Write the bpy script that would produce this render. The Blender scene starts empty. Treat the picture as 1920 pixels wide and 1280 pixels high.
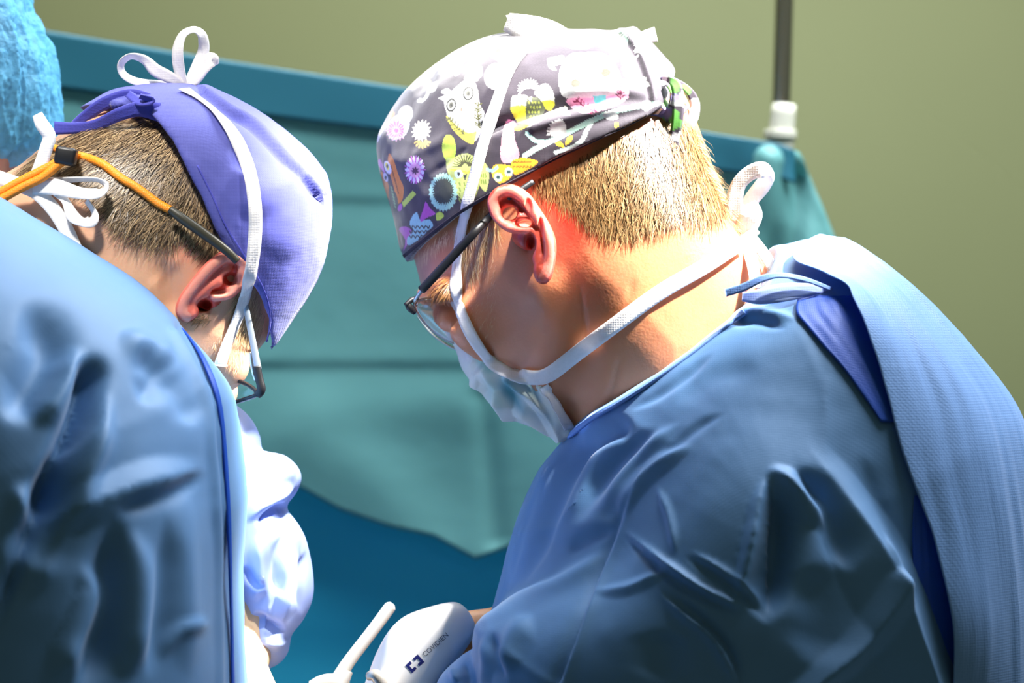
import bpy, math, random
import numpy as np
from mathutils import Vector, Matrix
from mathutils.bvhtree import BVHTree

random.seed(7); RNG = np.random.default_rng(11)
scene = bpy.context.scene
COL = scene.collection

# ------------------------------------------------------------------ camera
LENS = 100.0
FPX = LENS / 36.0 * 1920.0
CAM = Vector((0.0, -1.867, 1.45))
cam_d = bpy.data.cameras.new('camera'); cam = bpy.data.objects.new('camera', cam_d); COL.objects.link(cam)
cam.location = CAM; cam.rotation_euler = (math.pi / 2, 0, 0)
cam_d.lens = LENS; cam_d.sensor_width = 36.0; cam_d.clip_start = 0.05
cam_d.dof.use_dof = True; cam_d.dof.focus_distance = 1.80; cam_d.dof.aperture_fstop = 7.0
scene.camera = cam

# ------------------------------------------------------------------ light and exposure
world = bpy.data.worlds.new('world'); scene.world = world; world.use_nodes = True
world.node_tree.nodes['Background'].inputs[0].default_value = (0.86, 0.94, 0.64, 1)
world.node_tree.nodes['Background'].inputs[1].default_value = 0.115
vs = scene.view_settings
vs.view_transform = 'Standard'; vs.look = 'None'; vs.exposure = 0.0; vs.gamma = 1.0; vs.use_curve_mapping = False

def aim(o, target):
    o.rotation_euler = (Vector(target) - o.location).to_track_quat('-Z', 'Y').to_euler()

def lamp(name, kind, loc, target, energy, color, **kw):
    d = bpy.data.lights.new(name, kind); d.energy = energy; d.color = color
    for k, v in kw.items(): setattr(d, k, v)
    o = bpy.data.objects.new(name, d); COL.objects.link(o); o.location = loc; aim(o, target)
    return o

# first surgical lamp: narrow beam from the upper right over the right surgeon's neck to the field
T1 = Vector((0.010, 0.0, 1.500)); L1 = Vector((0.60, -0.25, 0.75)).normalized()
lamp('surgical_lamp_beam', 'SPOT', T1 + L1 * 1.5, T1, 1000.0, (1.0, 0.965, 0.90),
     spot_size=math.radians(14.6), spot_blend=0.5, shadow_soft_size=0.05)
# second surgical lamp above the left surgeon
T2 = Vector((-0.255, -0.05, 1.545)); L2 = Vector((-0.12, -0.62, 0.80)).normalized()
lamp('second_lamp_beam', 'SPOT', T2 + L2 * 1.5, T2, 270.0, (1.0, 0.96, 0.90),
     spot_size=math.radians(12.5), spot_blend=0.9, shadow_soft_size=0.12)
# added spot between the two heads, to brighten the far sleeve and field
T3 = Vector((-0.132, 0.075, 1.335)); L3 = Vector((0.25, -0.50, 0.80)).normalized()
lamp('sleeve_fill_spot', 'SPOT', T3 + L3 * 1.5, T3, 430.0, (1.0, 0.97, 0.92),
     spot_size=math.radians(9.6), spot_blend=0.6, shadow_soft_size=0.04)
# ceiling panel
lamp('ceiling_panel_light', 'AREA', (0.72, 0.45, 2.9), (0.25, 0.1, 1.3), 95.0, (0.90, 0.96, 1.0),
     shape='RECTANGLE', size=1.2, size_y=1.2)
lamp('drape_fill_light', 'AREA', (-0.2, 0.36, 3.0), (-0.2, 0.75, 1.25), 15.0, (0.97, 0.98, 1.0),
     shape='RECTANGLE', size=2.0, size_y=0.3, spread=math.radians(70))  # added only to brighten the drape, no known fixture
lamp('wall_panel_light', 'AREA', (0.0, 1.4, 3.0), (0.0, 2.0, 1.2), 13.0, (1.0, 0.97, 0.90),
     shape='RECTANGLE', size=2.2, size_y=0.6)

# ------------------------------------------------------------------ coordinates
def sc(y): return (y - CAM.y) / FPX
def P(px, py, y=0.0):
    s = sc(y); return Vector(((px - 960) * s, y, CAM.z - (py - 640) * s))
def to_px(V):
    s = (V[:, 1] - CAM.y) / FPX
    return V[:, 0] / s + 960, 640 - (V[:, 2] - CAM.z) / s

# ------------------------------------------------------------------ materials
def nt(name):
    m = bpy.data.materials.new(name); m.use_nodes = True
    n = m.node_tree.nodes; l = m.node_tree.links
    return m, n, l, n['Principled BSDF']

def mat(name, color=(0.8, 0.8, 0.8), rough=0.6, metal=0.0, attr=None, vary=0.0, vscale=40.0, bump=0.0, bscale=300.0,
        weave=0.0, wscale=900.0, sss=0.0, sheen=0.0, transl=0.0, alpha=1.0, trans=0.0, ior=1.45, spec=0.5, dist=0.002):
    m, n, l, b = nt(name)
    b.inputs['Roughness'].default_value = rough; b.inputs['Metallic'].default_value = metal
    b.inputs['IOR'].default_value = ior; b.inputs['Specular IOR Level'].default_value = spec
    src = None
    if attr:
        a = n.new('ShaderNodeAttribute'); a.attribute_name = attr; src = a.outputs['Color']
    else:
        b.inputs['Base Color'].default_value = (*color, 1)
    tc = n.new('ShaderNodeTexCoord')
    if vary > 0:
        nz = n.new('ShaderNodeTexNoise'); nz.inputs['Scale'].default_value = vscale; nz.inputs['Detail'].default_value = 4
        l.new(tc.outputs['Object'], nz.inputs['Vector'])
        mr = n.new('ShaderNodeMapRange'); mr.inputs['To Min'].default_value = 1 - vary; mr.inputs['To Max'].default_value = 1 + vary
        l.new(nz.outputs['Fac'], mr.inputs['Value'])
        mx = n.new('ShaderNodeVectorMath'); mx.operation = 'SCALE'
        if src: l.new(src, mx.inputs[0])
        else: mx.inputs[0].default_value = color
        l.new(mr.outputs['Result'], mx.inputs['Scale']); src = mx.outputs['Vector']
    if src: l.new(src, b.inputs['Base Color'])
    hsrc = None
    if bump > 0:
        nb = n.new('ShaderNodeTexNoise'); nb.inputs['Scale'].default_value = bscale; nb.inputs['Detail'].default_value = 3
        l.new(tc.outputs['Object'], nb.inputs['Vector'])
        bn = n.new('ShaderNodeBump'); bn.inputs['Strength'].default_value = bump; bn.inputs['Distance'].default_value = dist
        l.new(nb.outputs['Fac'], bn.inputs['Height']); l.new(bn.outputs['Normal'], b.inputs['Normal']); hsrc = bn
    if weave > 0:
        vb = n.new('ShaderNodeTexVoronoi'); vb.inputs['Scale'].default_value = wscale; vb.inputs['Randomness'].default_value = 0.15
        l.new(tc.outputs['Object'], vb.inputs['Vector'])
        b2 = n.new('ShaderNodeBump'); b2.inputs['Strength'].default_value = weave; b2.inputs['Distance'].default_value = 0.0005
        l.new(vb.outputs['Distance'], b2.inputs['Height'])
        if hsrc: l.new(hsrc.outputs['Normal'], b2.inputs['Normal'])
        l.new(b2.outputs['Normal'], b.inputs['Normal'])
    if sss > 0:
        b.inputs['Subsurface Weight'].default_value = sss
        b.inputs['Subsurface Radius'].default_value = (1.0, 0.28, 0.14); b.inputs['Subsurface Scale'].default_value = 0.006
    if sheen > 0:
        b.inputs['Sheen Weight'].default_value = sheen; b.inputs['Sheen Roughness'].default_value = 0.4
    b.inputs['Transmission Weight'].default_value = trans; b.inputs['Alpha'].default_value = alpha
    if transl > 0:
        t = n.new('ShaderNodeBsdfTranslucent')
        if src: l.new(src, t.inputs['Color'])
        else: t.inputs['Color'].default_value = (*color, 1)
        ms = n.new('ShaderNodeMixShader'); ms.inputs[0].default_value = transl
        l.new(b.outputs[0], ms.inputs[1]); l.new(t.outputs[0], ms.inputs[2])
        l.new(ms.outputs[0], n['Material Output'].inputs['Surface'])
    return m

M = {}
M['wall'] = mat('wall_paint', (0.275, 0.30, 0.145), 0.7, vary=0.05, vscale=3.0)
M['floor'] = mat('floor_vinyl', (0.22, 0.27, 0.27), 0.5, vary=0.08, vscale=6)
M['gown'] = mat('gown_fabric', (0.092, 0.225, 0.46), 0.62, vary=0.05, vscale=14, bump=0.06, bscale=55, sheen=0.15, weave=0.12, wscale=800, dist=0.003)
M['flap_lit'] = mat('gown_flap_lit_fabric', (0.17, 0.34, 0.70), 0.6, vary=0.05, vscale=20, weave=0.45, wscale=620, transl=0.18, sheen=0.15)  # paler than the gown: stronger light on the flap put into its colour
M['gown_seam_and_shade'] = mat('gown_seam_and_shade_fabric', (0.006, 0.075, 0.50), 0.5, weave=0.25, wscale=800, transl=0.1)  # deep blue of the side seam, also the shadow painted under the flap
M['gown_edge'] = mat('gown_binding', (0.16, 0.30, 0.70), 0.6, weave=0.3, wscale=700)
M['gown_light'] = mat('gown_light_fabric', (0.36, 0.48, 0.86), 0.55, weave=0.2, wscale=700, transl=0.15)
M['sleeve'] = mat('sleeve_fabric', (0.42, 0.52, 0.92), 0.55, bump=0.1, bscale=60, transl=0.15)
M['skin'] = mat('skin', attr='Col', rough=0.42, vary=0.08, vscale=90, bump=0.14, bscale=520, sss=0.35, dist=0.0012)
M['hair'] = mat('hair', attr='Col', rough=0.38, spec=0.6)
M['print'] = mat('cap_print_cotton', attr='Col', rough=0.75, bump=0.1, bscale=160, weave=0.15, wscale=1500, sheen=0.55, dist=0.001)
M['bluecap'] = mat('blue_cap_cotton', (0.075, 0.083, 0.34), 0.75, vary=0.05, vscale=25, bump=0.10, bscale=70, weave=0.3, wscale=1100, sheen=0.14)
M['bluecap_dark'] = mat('blue_cap_band_cotton', (0.05, 0.055, 0.36), 0.75, bump=0.1, bscale=90, weave=0.3, wscale=1100, sheen=0.2)
M['tie'] = mat('white_tie', (0.88, 0.85, 0.83), 0.7, vary=0.06, vscale=500, weave=0.35, wscale=650, transl=0.2)
M['mask'] = mat('mask_fabric', attr='Col', rough=0.55, bump=0.08, bscale=120, transl=0.25)
M['black'] = mat('black_plastic', (0.008, 0.008, 0.01), 0.42)
M['olive'] = mat('temple_tip_rubber', (0.035, 0.033, 0.022), 0.4, vary=0.2, vscale=200)
M['steel'] = mat('brushed_metal', (0.62, 0.60, 0.58), 0.28, metal=1.0)
M['greymetal'] = mat('grey_temple', (0.28, 0.33, 0.40), 0.35, metal=0.4)
M['chrome'] = mat('pole_chrome', (0.62, 0.60, 0.54), 0.22, metal=1.0)
M['clamp'] = mat('clamp_plastic', (0.50, 0.50, 0.42), 0.4)
M['lens'] = mat('lens_glass', (0.93, 0.96, 0.97), 0.03, trans=1.0, ior=1.25)
M['orange'] = mat('orange_cord', (0.95, 0.27, 0.012), 0.5, vary=0.25, vscale=350, weave=0.6, wscale=900)
M['drape'] = mat('drape_sheet', (0.14, 0.38, 0.38), 0.55, vary=0.06, vscale=5, bump=0.15, bscale=14, transl=0.42, dist=0.01)
M['drape_blue'] = mat('drape_lower_sheet', (0.04, 0.52, 0.74), 0.55, vary=0.06, vscale=5, bump=0.15, bscale=14, transl=0.45, dist=0.01)
M['drape_hem_shade'] = mat('drape_hem_shade_sheet', (0.012, 0.125, 0.18), 0.55, vary=0.06, vscale=5, transl=0.2)  # hem darkened in colour for the dimmer light at the drape top
M['device'] = mat('device_plastic', (0.80, 0.765, 0.74), 0.32, vary=0.015, vscale=30)
M['device_grey'] = mat('device_trigger_metal', (0.42, 0.38, 0.33), 0.3, metal=0.6)
M['ink'] = mat('device_ink', (0.10, 0.10, 0.12), 0.5)
M['navy'] = mat('logo_ink', (0.010, 0.014, 0.13), 0.5)
M['rod'] = mat('ivory_plastic', (0.85, 0.80, 0.70), 0.35)
M['glove'] = mat('latex_glove', (0.72, 0.50, 0.30), 0.45, bump=0.15, bscale=200, sss=0.15)
M['bouffant'] = mat('bouffant_nonwoven', (0.16, 0.58, 0.92), 0.6, vary=0.45, vscale=120, bump=0.6, bscale=260, transl=0.25, alpha=0.62)
M['glove_tan'] = mat('tan_latex_glove', (0.55, 0.27, 0.13), 0.5, bump=0.15, bscale=200, sss=0.15)
M['shoe'] = mat('clog_rubber', (0.05, 0.07, 0.10), 0.5)
M['trouser'] = mat('scrub_trousers', (0.06, 0.10, 0.25), 0.8)

# ------------------------------------------------------------------ mesh helpers
def tag(o, label=None, cat=None, group=None, kind=None):
    if label: o['label'] = label
    if cat: o['category'] = cat
    if group: o['group'] = group
    if kind: o['kind'] = kind
    return o

def link(name, me, m, parent=None, smooth=True):
    o = bpy.data.objects.new(name, me); COL.objects.link(o)
    if m is not None: me.materials.append(M[m] if isinstance(m, str) else m)
    if smooth: me.polygons.foreach_set('use_smooth', np.ones(len(me.polygons), dtype=bool))
    if parent is not None: o.parent = parent
    me.update()
    return o

def np_mesh(name, V, Q):
    """V (n,3), Q (m,4) quads, or a list of index tuples."""
    me = bpy.data.meshes.new(name)
    if isinstance(Q, list):
        me.from_pydata([tuple(v) for v in V], [], Q); return me
    V = np.ascontiguousarray(V, dtype=np.float32); Q = np.ascontiguousarray(Q, dtype=np.int32)
    k = Q.shape[1]
    me.vertices.add(len(V)); me.vertices.foreach_set('co', V.ravel())
    me.loops.add(Q.size); me.loops.foreach_set('vertex_index', Q.ravel())
    me.polygons.add(len(Q)); me.polygons.foreach_set('loop_start', np.arange(0, Q.size, k, dtype=np.int32))
    me.update(calc_edges=True); me.validate()
    return me

def set_col(me, C):
    a = me.color_attributes.new('Col', 'FLOAT_COLOR', 'POINT')
    C4 = np.ones((len(C), 4), dtype=np.float32); C4[:, :3] = C
    a.data.foreach_set('color', C4.ravel())

def join(parts):
    Vs, Qs, o = [], [], 0
    for V, Q in parts:
        Vs.append(V); Qs.append(Q + o); o += len(V)
    return np.concatenate(Vs), np.concatenate(Qs)

def catmull(pts, n=8, closed=False):
    p = np.array(pts, dtype=float); N = len(p); out = []
    rng = range(N) if closed else range(N - 1)
    for i in rng:
        if closed: a, b, c, d = p[(i - 1) % N], p[i], p[(i + 1) % N], p[(i + 2) % N]
        else: a, b, c, d = p[max(i - 1, 0)], p[i], p[i + 1], p[min(i + 2, N - 1)]
        for k in range(n):
            t = k / n
            out.append(0.5 * ((2 * b) + (-a + c) * t + (2 * a - 5 * b + 4 * c - d) * t * t + (-a + 3 * b - 3 * c + d) * t ** 3))
    if not closed: out.append(p[-1])
    return np.array(out)

def sdf_poly(X, Z, poly):
    """signed distance, positive inside"""
    d2 = np.full(X.shape, 1e9); ins = np.zeros(X.shape, bool); n = len(poly)
    for i in range(n):
        ax, az = poly[i]; bx, bz = poly[(i + 1) % n]
        ex, ez = bx - ax, bz - az
        L = ex * ex + ez * ez + 1e-18
        t = np.clip(((X - ax) * ex + (Z - az) * ez) / L, 0, 1)
        d2 = np.minimum(d2, (X - ax - t * ex) ** 2 + (Z - az - t * ez) ** 2)
        if az != bz:
            c = ((az > Z) != (bz > Z)) & (X < ex * (Z - az) / (bz - az) + ax)
            ins ^= c
    d = np.sqrt(d2)
    return np.where(ins, d, -d)

def poly_w(pts, y=0.0, n=4, closed=True):
    p = catmull(pts, n, closed) if n > 1 else np.array(pts, float)
    s = sc(y)
    return np.stack([(p[:, 0] - 960) * s, CAM.z - (p[:, 1] - 640) * s], 1)

class Inflate:
    """a rounded body grown from a profile: half depth squared W(x,z) from a Poisson membrane"""
    def __init__(self, pts, y=0.0, T=0.08, boxy=1.0, n=4, cells=90, yc=None):
        self.poly = poly_w(pts, y, n); self.y = y; self.T = T; self.boxy = boxy
        lo, hi = self.poly.min(0), self.poly.max(0); self.lo, self.hi = lo, hi
        h = max(hi - lo) / cells; self.h = h; self.o = lo - 4 * h
        nx, nz = (np.ceil((hi - lo) / h).astype(int) + 9)
        xs = self.o[0] + h * np.arange(nx); zs = self.o[1] + h * np.arange(nz)
        X, Z = np.meshgrid(xs, zs, indexing='ij')
        d = sdf_poly(X, Z, self.poly); m = d > 0
        u = np.zeros((nx, nz)); chk = (np.add.outer(np.arange(nx), np.arange(nz)) % 2 == 0)
        om = 2 / (1 + math.sin(math.pi / max(nx, nz)) * 1.6)
        mA = m & chk; mB = m & ~chk
        mA[[0, -1]] = mB[[0, -1]] = False; mA[:, [0, -1]] = mB[:, [0, -1]] = False
        for it in range(int(2.2 * max(nx, nz))):
            for mm in (mA, mB):
                r = np.zeros_like(u)
                r[1:-1, 1:-1] = (u[2:, 1:-1] + u[:-2, 1:-1] + u[1:-1, 2:] + u[1:-1, :-2] + h * h) / 4 - u[1:-1, 1:-1]
                u[mm] += om * r[mm]
        good = d > 1.2 * h
        q = np.where(good, 2 * u / np.maximum(d, h), 0.0); w = good.astype(float)
        def blur(a):
            b = a.copy()
            b[1:-1, 1:-1] = (a[1:-1, 1:-1] * 4 + a[2:, 1:-1] * 2 + a[:-2, 1:-1] * 2 + a[1:-1, 2:] * 2 + a[1:-1, :-2] * 2 +
                             a[2:, 2:] + a[:-2, 2:] + a[2:, :-2] + a[:-2, :-2]) / 16
            return b
        Q, Wt = q * w, w
        for it in range(10):
            Q, Wt = blur(Q), blur(Wt)
            if it > 1:
                qq = Q / np.maximum(Wt, 1e-9)
                Q = np.where(good, q, Q) if it < 8 else Q
                Wt = np.where(good, 1.0, Wt) if it < 8 else Wt
        q = np.where(Wt > 1e-6, Q / np.maximum(Wt, 1e-9), np.median(q[good]))
        self.q = q; self.shape = (nx, nz)
        W = np.maximum(d, 0) * q
        self.k = 1.0 / W.max()
        self.yc = yc
    def W(self, x, z):
        fx = np.clip((x - self.o[0]) / self.h, 0, self.shape[0] - 1.001); fz = np.clip((z - self.o[1]) / self.h, 0, self.shape[1] - 1.001)
        i = fx.astype(int); j = fz.astype(int); a = fx - i; b = fz - j
        q = (self.q[i, j] * (1 - a) * (1 - b) + self.q[i + 1, j] * a * (1 - b) + self.q[i, j + 1] * (1 - a) * b + self.q[i + 1, j + 1] * a * b)
        w = sdf_poly(x, z, self.poly) * q * self.k
        if self.boxy != 1.0:
            w = np.where(w > 0, 1 - np.power(np.clip(1 - w, 0, 1), self.boxy), w * self.boxy)
        return w * self.T ** 2
    def field(self, g):
        X, Z = g.X2, g.Z2
        W = self.W(X, Z); gx, gz = np.gradient(W, g.h); gw = gx * gx + gz * gz
        yc = self.y if self.yc is None else self.yc(X, Z)
        yc = np.broadcast_to(yc, X.shape)
        dy = g.ys[None, :, None] - yc[:, None, :]
        G = dy * dy - W[:, None, :]
        return (G / np.sqrt(4 * dy * dy + gw[:, None, :] + 1e-6)).astype(np.float32)

class Grid:
    def __init__(self, lo, hi, h):
        self.h = h; self.lo = np.array(lo, float)
        self.n = np.ceil((np.array(hi) - self.lo) / h).astype(int) + 1
        self.xs = self.lo[0] + h * np.arange(self.n[0]); self.ys = self.lo[1] + h * np.arange(self.n[1]); self.zs = self.lo[2] + h * np.arange(self.n[2])
        self.X2, self.Z2 = np.meshgrid(self.xs, self.zs, indexing='ij')
    def capsule(self, a, b, ra, rb=None):
        rb = ra if rb is None else rb
        a = np.array(a); b = np.array(b); e = b - a; L = e @ e + 1e-12
        x = self.xs[:, None, None] - a[0]; y = self.ys[None, :, None] - a[1]; z = self.zs[None, None, :] - a[2]
        t = np.clip((x * e[0] + y * e[1] + z * e[2]) / L, 0, 1)
        return (np.sqrt((x - t * e[0]) ** 2 + (y - t * e[1]) ** 2 + (z - t * e[2]) ** 2) - (ra + (rb - ra) * t)).astype(np.float32)
    def ellipsoid(self, c, r):
        x = (self.xs[:, None, None] - c[0]) / r[0]; y = (self.ys[None, :, None] - c[1]) / r[1]; z = (self.zs[None, None, :] - c[2]) / r[2]
        k = np.sqrt(x * x + y * y + z * z)
        return ((k - 1) * min(r)).astype(np.float32)
    def clip(self, pts, y=0.0, n=1):
        return (-sdf_poly(self.X2, self.Z2, poly_w(pts, y, n)))[:, None, :].astype(np.float32)

def smin(a, b, k):
    hh = np.clip(0.5 + 0.5 * (b - a) / k, 0, 1)
    return b + (a - b) * hh - k * hh * (1 - hh)
def smax(a, b, k): return -smin(-a, -b, k)

def surface_nets(F, g, relax=1):
    s = F < 0
    n = np.array(F.shape)
    cnt = np.zeros(n - 1, np.int8)
    for i in (0, 1):
        for j in (0, 1):
            for k in (0, 1):
                cnt += s[i:n[0] - 1 + i, j:n[1] - 1 + j, k:n[2] - 1 + k]
    act = (cnt > 0) & (cnt < 8)
    idx = np.argwhere(act); ids = np.full(n - 1, -1, np.int32); ids[act] = np.arange(len(idx))
    acc = np.zeros((len(idx), 3)); c = np.zeros(len(idx))
    cor = [(i, j, k) for i in (0, 1) for j in (0, 1) for k in (0, 1)]
    val = {q: F[idx[:, 0] + q[0], idx[:, 1] + q[1], idx[:, 2] + q[2]] for q in cor}
    for q in cor:
        for ax in range(3):
            if q[ax] == 0:
                r = list(q); r[ax] = 1; r = tuple(r)
                a, b = val[q], val[r]; m = (a < 0) != (b < 0)
                t = np.where(m, a / np.where(a == b, 1, a - b), 0)
                p = np.tile(np.array(q, float), (len(idx), 1)); p[:, ax] += t
                acc[m] += p[m]; c[m] += 1
    V = (idx + acc / c[:, None]) * g.h + g.lo
    Q = []
    for ax in range(3):
        sl0 = [slice(None)] * 3; sl1 = [slice(None)] * 3
        sl0[ax] = slice(0, n[ax] - 1); sl1[ax] = slice(1, n[ax])
        ch = s[tuple(sl0)] != s[tuple(sl1)]
        e = np.argwhere(ch)
        o1, o2 = [(1, 2), (2, 0), (0, 1)][ax]
        ok = (e[:, o1] > 0) & (e[:, o2] > 0) & (e[:, o1] < n[o1] - 1) & (e[:, o2] < n[o2] - 1)
        e = e[ok]
        def cell(d1, d2):
            f = e.copy(); f[:, o1] -= d1; f[:, o2] -= d2
            return ids[f[:, 0], f[:, 1], f[:, 2]]
        q = np.stack([cell(1, 1), cell(0, 1), cell(0, 0), cell(1, 0)], 1)
        flip = ~s[tuple(sl0)][e[:, 0], e[:, 1], e[:, 2]]
        q[flip] = q[flip][:, ::-1]
        Q.append(q)
    Q = np.concatenate(Q); Q = Q[(Q >= 0).all(1)]
    for _ in range(relax):
        V = laplace(V, Q, 0.5)
    return V, Q

def laplace(V, Q, f):
    E = np.concatenate([Q[:, [0, 1]], Q[:, [1, 2]], Q[:, [2, 3]], Q[:, [3, 0]]])
    A = np.zeros_like(V); c = np.zeros(len(V))
    for k in range(3): A[:, k] = np.bincount(E[:, 0], V[E[:, 1], k], len(V)) + np.bincount(E[:, 1], V[E[:, 0], k], len(V))
    c = np.bincount(E[:, 0], minlength=len(V)) + np.bincount(E[:, 1], minlength=len(V))
    c = np.maximum(c, 1)
    return V + f * (A / c[:, None] - V)

def normals(V, Q):
    nrm = np.cross(V[Q[:, 2]] - V[Q[:, 0]], V[Q[:, 3]] - V[Q[:, 1]])
    N = np.zeros_like(V)
    for k in range(3):
        for c in range(4): N[:, k] += np.bincount(Q[:, c], nrm[:, k], len(V))
    return N / np.maximum(np.linalg.norm(N, axis=1, keepdims=True), 1e-12)

_tab = RNG.random((64, 64, 64))
def vnoise(V, f, seed=0):
    p = V * f + seed * 17.31; i = np.floor(p).astype(int); t = p - i; t = t * t * (3 - 2 * t)
    r = 0
    for a in (0, 1):
        for b in (0, 1):
            for c in (0, 1):
                w = (t[:, 0] if a else 1 - t[:, 0]) * (t[:, 1] if b else 1 - t[:, 1]) * (t[:, 2] if c else 1 - t[:, 2])
                r = r + w * _tab[(i[:, 0] + a) % 64, (i[:, 1] + b) % 64, (i[:, 2] + c) % 64]
    return r * 2 - 1

def polydist(px, py, pts):
    """distance, signed side, parameter 0..1 along polyline"""
    pts = np.array(pts, float); seg = np.linalg.norm(np.diff(pts, axis=0), axis=1); tot = seg.sum(); cum = 0
    D = np.full(px.shape, 1e9); S = np.zeros(px.shape); T = np.zeros(px.shape)
    for i in range(len(pts) - 1):
        a, e = pts[i], pts[i + 1] - pts[i]; L = e @ e
        tr = ((px - a[0]) * e[0] + (py - a[1]) * e[1]) / L
        t = np.clip(tr, 0, 1)
        dx = px - a[0] - t * e[0]; dy = py - a[1] - t * e[1]; d = np.hypot(dx, dy)
        m = d < D
        D[m] = d[m]; S[m] = np.sign(e[0] * dy - e[1] * dx)[m]; T[m] = ((cum + t * seg[i]) / tot)[m]
        cum += seg[i]
    return D, S, T

def fold(V, Q, folds, face=True, wob=0.0):
    """press creases into cloth: (points, width px, height mm, kind)"""
    N = normals(V, Q); px, py = to_px(V)
    H = np.zeros(len(V))
    for f in folds:
        pts, w, amp, kind = f[:4]
        pts = catmull(pts, 5)
        ends = f[4] if len(f) > 4 else 'both'
        rr = w * 3.2
        lo = pts.min(0) - rr; hi = pts.max(0) + rr
        m = np.where((px > lo[0]) & (px < hi[0]) & (py > lo[1]) & (py < hi[1]))[0]
        if not len(m): continue
        d, s, t = polydist(px[m], py[m], pts)
        sm = lambda v: v * v * (3 - 2 * v)
        tp = sm(np.clip(np.sin(np.pi * t) * 1.15, 0, 1)) if ends == 'both' else (sm(np.clip(t * 2, 0, 1)) if ends == 'start' else (sm(np.clip((1 - t) * 2, 0, 1)) if ends == 'end' else np.ones_like(t)))
        d = d / (0.45 + 0.55 * tp)
        if kind == 'g': k = np.exp(-(d / w) ** 2)
        elif kind == 't': k = np.clip(1 - d / (1.7 * w), 0, 1)
        elif kind == 's': k = np.exp(-d / w)
        elif kind == 'e': k = np.tanh(s * d / (0.35 * w)) * np.exp(-(d / (1.6 * w)) ** 2)
        elif kind == 'l': k = np.where(s > 0, np.exp(-d / w), np.exp(-(d / (0.25 * w)) ** 2))
        elif kind == 'r': k = np.where(s < 0, np.exp(-d / w), np.exp(-(d / (0.25 * w)) ** 2))
        H[m] += k * tp * amp * 0.001
    if face: H *= np.clip((0.15 - N[:, 1]) / 0.4, 0, 1)
    return V + N * H[:, None]

def bvh(V, Q): return BVHTree.FromPolygons([tuple(v) for v in V], [tuple(q) for q in Q.tolist()])
def ray(px, py, trees):
    d = (P(px, py, 0) - CAM).normalized(); best = None
    for t in trees:
        h = t.ray_cast(CAM, d)
        if h[0] is not None and (best is None or h[3] < best[2]):
            nn = h[1] if h[1].dot(d) < 0 else -h[1]
            best = (h[0], nn, h[3])
    return best

def grid_sheet(A):
    """A (r,c,3) -> V, Q"""
    r, c = A.shape[:2]; i = np.arange(r * c).reshape(r, c)
    Q = np.stack([i[:-1, :-1], i[:-1, 1:], i[1:, 1:], i[1:, :-1]], -1).reshape(-1, 4)
    return A.reshape(-1, 3), Q

def ribbon_geo(C, Wd, widths, thick=0.0005, cols=5, cup=0.0):
    """flat band with thickness: centres, width directions"""
    C = np.array(C); Wd = np.array(Wd); n = len(C)
    T = np.gradient(C, axis=0); T /= np.linalg.norm(T, axis=1, keepdims=True) + 1e-12
    Wd = Wd - (Wd * T).sum(1, keepdims=True) * T; Wd /= np.linalg.norm(Wd, axis=1, keepdims=True) + 1e-12
    Nn = np.cross(T, Wd); widths = np.broadcast_to(widths, (n,))
    ring = [(u, +1) for u in np.linspace(-0.5, 0.5, cols)] + [(u, -1) for u in np.linspace(0.5, -0.5, cols)]
    A = np.zeros((n, len(ring) + 1, 3))
    for k, (u, sgn) in enumerate(ring + [ring[0]]):
        A[:, k] = C + Wd * (u * widths)[:, None] + Nn * (sgn * thick / 2 + cup * (4 * u * u))
    r = len(ring); i = np.arange(n * r).reshape(n, r)
    j = np.roll(i, -1, axis=1)
    Q = np.stack([i[:-1], j[:-1], j[1:], i[1:]], -1).reshape(-1, 4)
    caps = []
    for e in (0, n - 1):
        for k in range(cols - 1):
            caps.append([i[e, k], i[e, k + 1], i[e, r - 2 - k], i[e, r - 1 - k]])
    return A[:, :r].reshape(-1, 3), np.concatenate([Q, np.array(caps)])

def strap_on(pts, width_px, trees, off=0.0012, n=10, thick=0.0006):
    """a band lying on the surfaces the camera sees at these pixels"""
    p = catmull(pts, n); C, W = [], []
    for k, q in enumerate(p):
        h = ray(q[0], q[1], trees)
        if h is None: C.append(None); W.append(None); continue
        C.append(np.array(h[0] + h[1] * off)); W.append(np.array(h[1]))
    for k in range(len(C)):
        if C[k] is None:
            y = C[k - 1][1] if k and C[k - 1] is not None else -0.03
            C[k] = np.array(P(p[k][0], p[k][1], y)); W[k] = W[k - 1] if k and W[k - 1] is not None else np.array((0, -1, 0))
    C = np.array(C); W = np.array(W)
    y0 = C[:, 1].copy(); rr = max(2, n // 3)
    for k in range(len(C)): C[k, 1] = y0[max(0, k - rr):k + rr + 1].min()
    for k in range(len(C)): C[k] = np.array(P(p[k][0], p[k][1], C[k, 1]))
    for _ in range(4):
        C[1:-1] = (C[:-2] + 2 * C[1:-1] + C[2:]) / 4; W[1:-1] = (W[:-2] + 2 * W[1:-1] + W[2:]) / 4
    T = np.gradient(C, axis=0)
    Wd = np.cross(T, W)
    return ribbon_geo(C, Wd, width_px * sc(0.0), thick)

def ribbon_px(pts, n=10, thick=0.0006):
    """free band: points (px, py, y, turn degrees, width px)"""
    p = catmull(pts, n)
    C = np.array([P(a, b, y) for a, b, y, _, _ in p]); T = np.gradient(C, axis=0); T /= np.linalg.norm(T, axis=1, keepdims=True) + 1e-9
    V0 = np.cross(T, np.array((0.0, 1.0, 0.0))); V0 /= np.linalg.norm(V0, axis=1, keepdims=True) + 1e-9
    a = np.radians(p[:, 3])[:, None]
    Wd = V0 * np.cos(a) + np.array((0, 1.0, 0)) * np.sin(a)
    return ribbon_geo(C, Wd, p[:, 4] * sc(0), thick)

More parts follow.
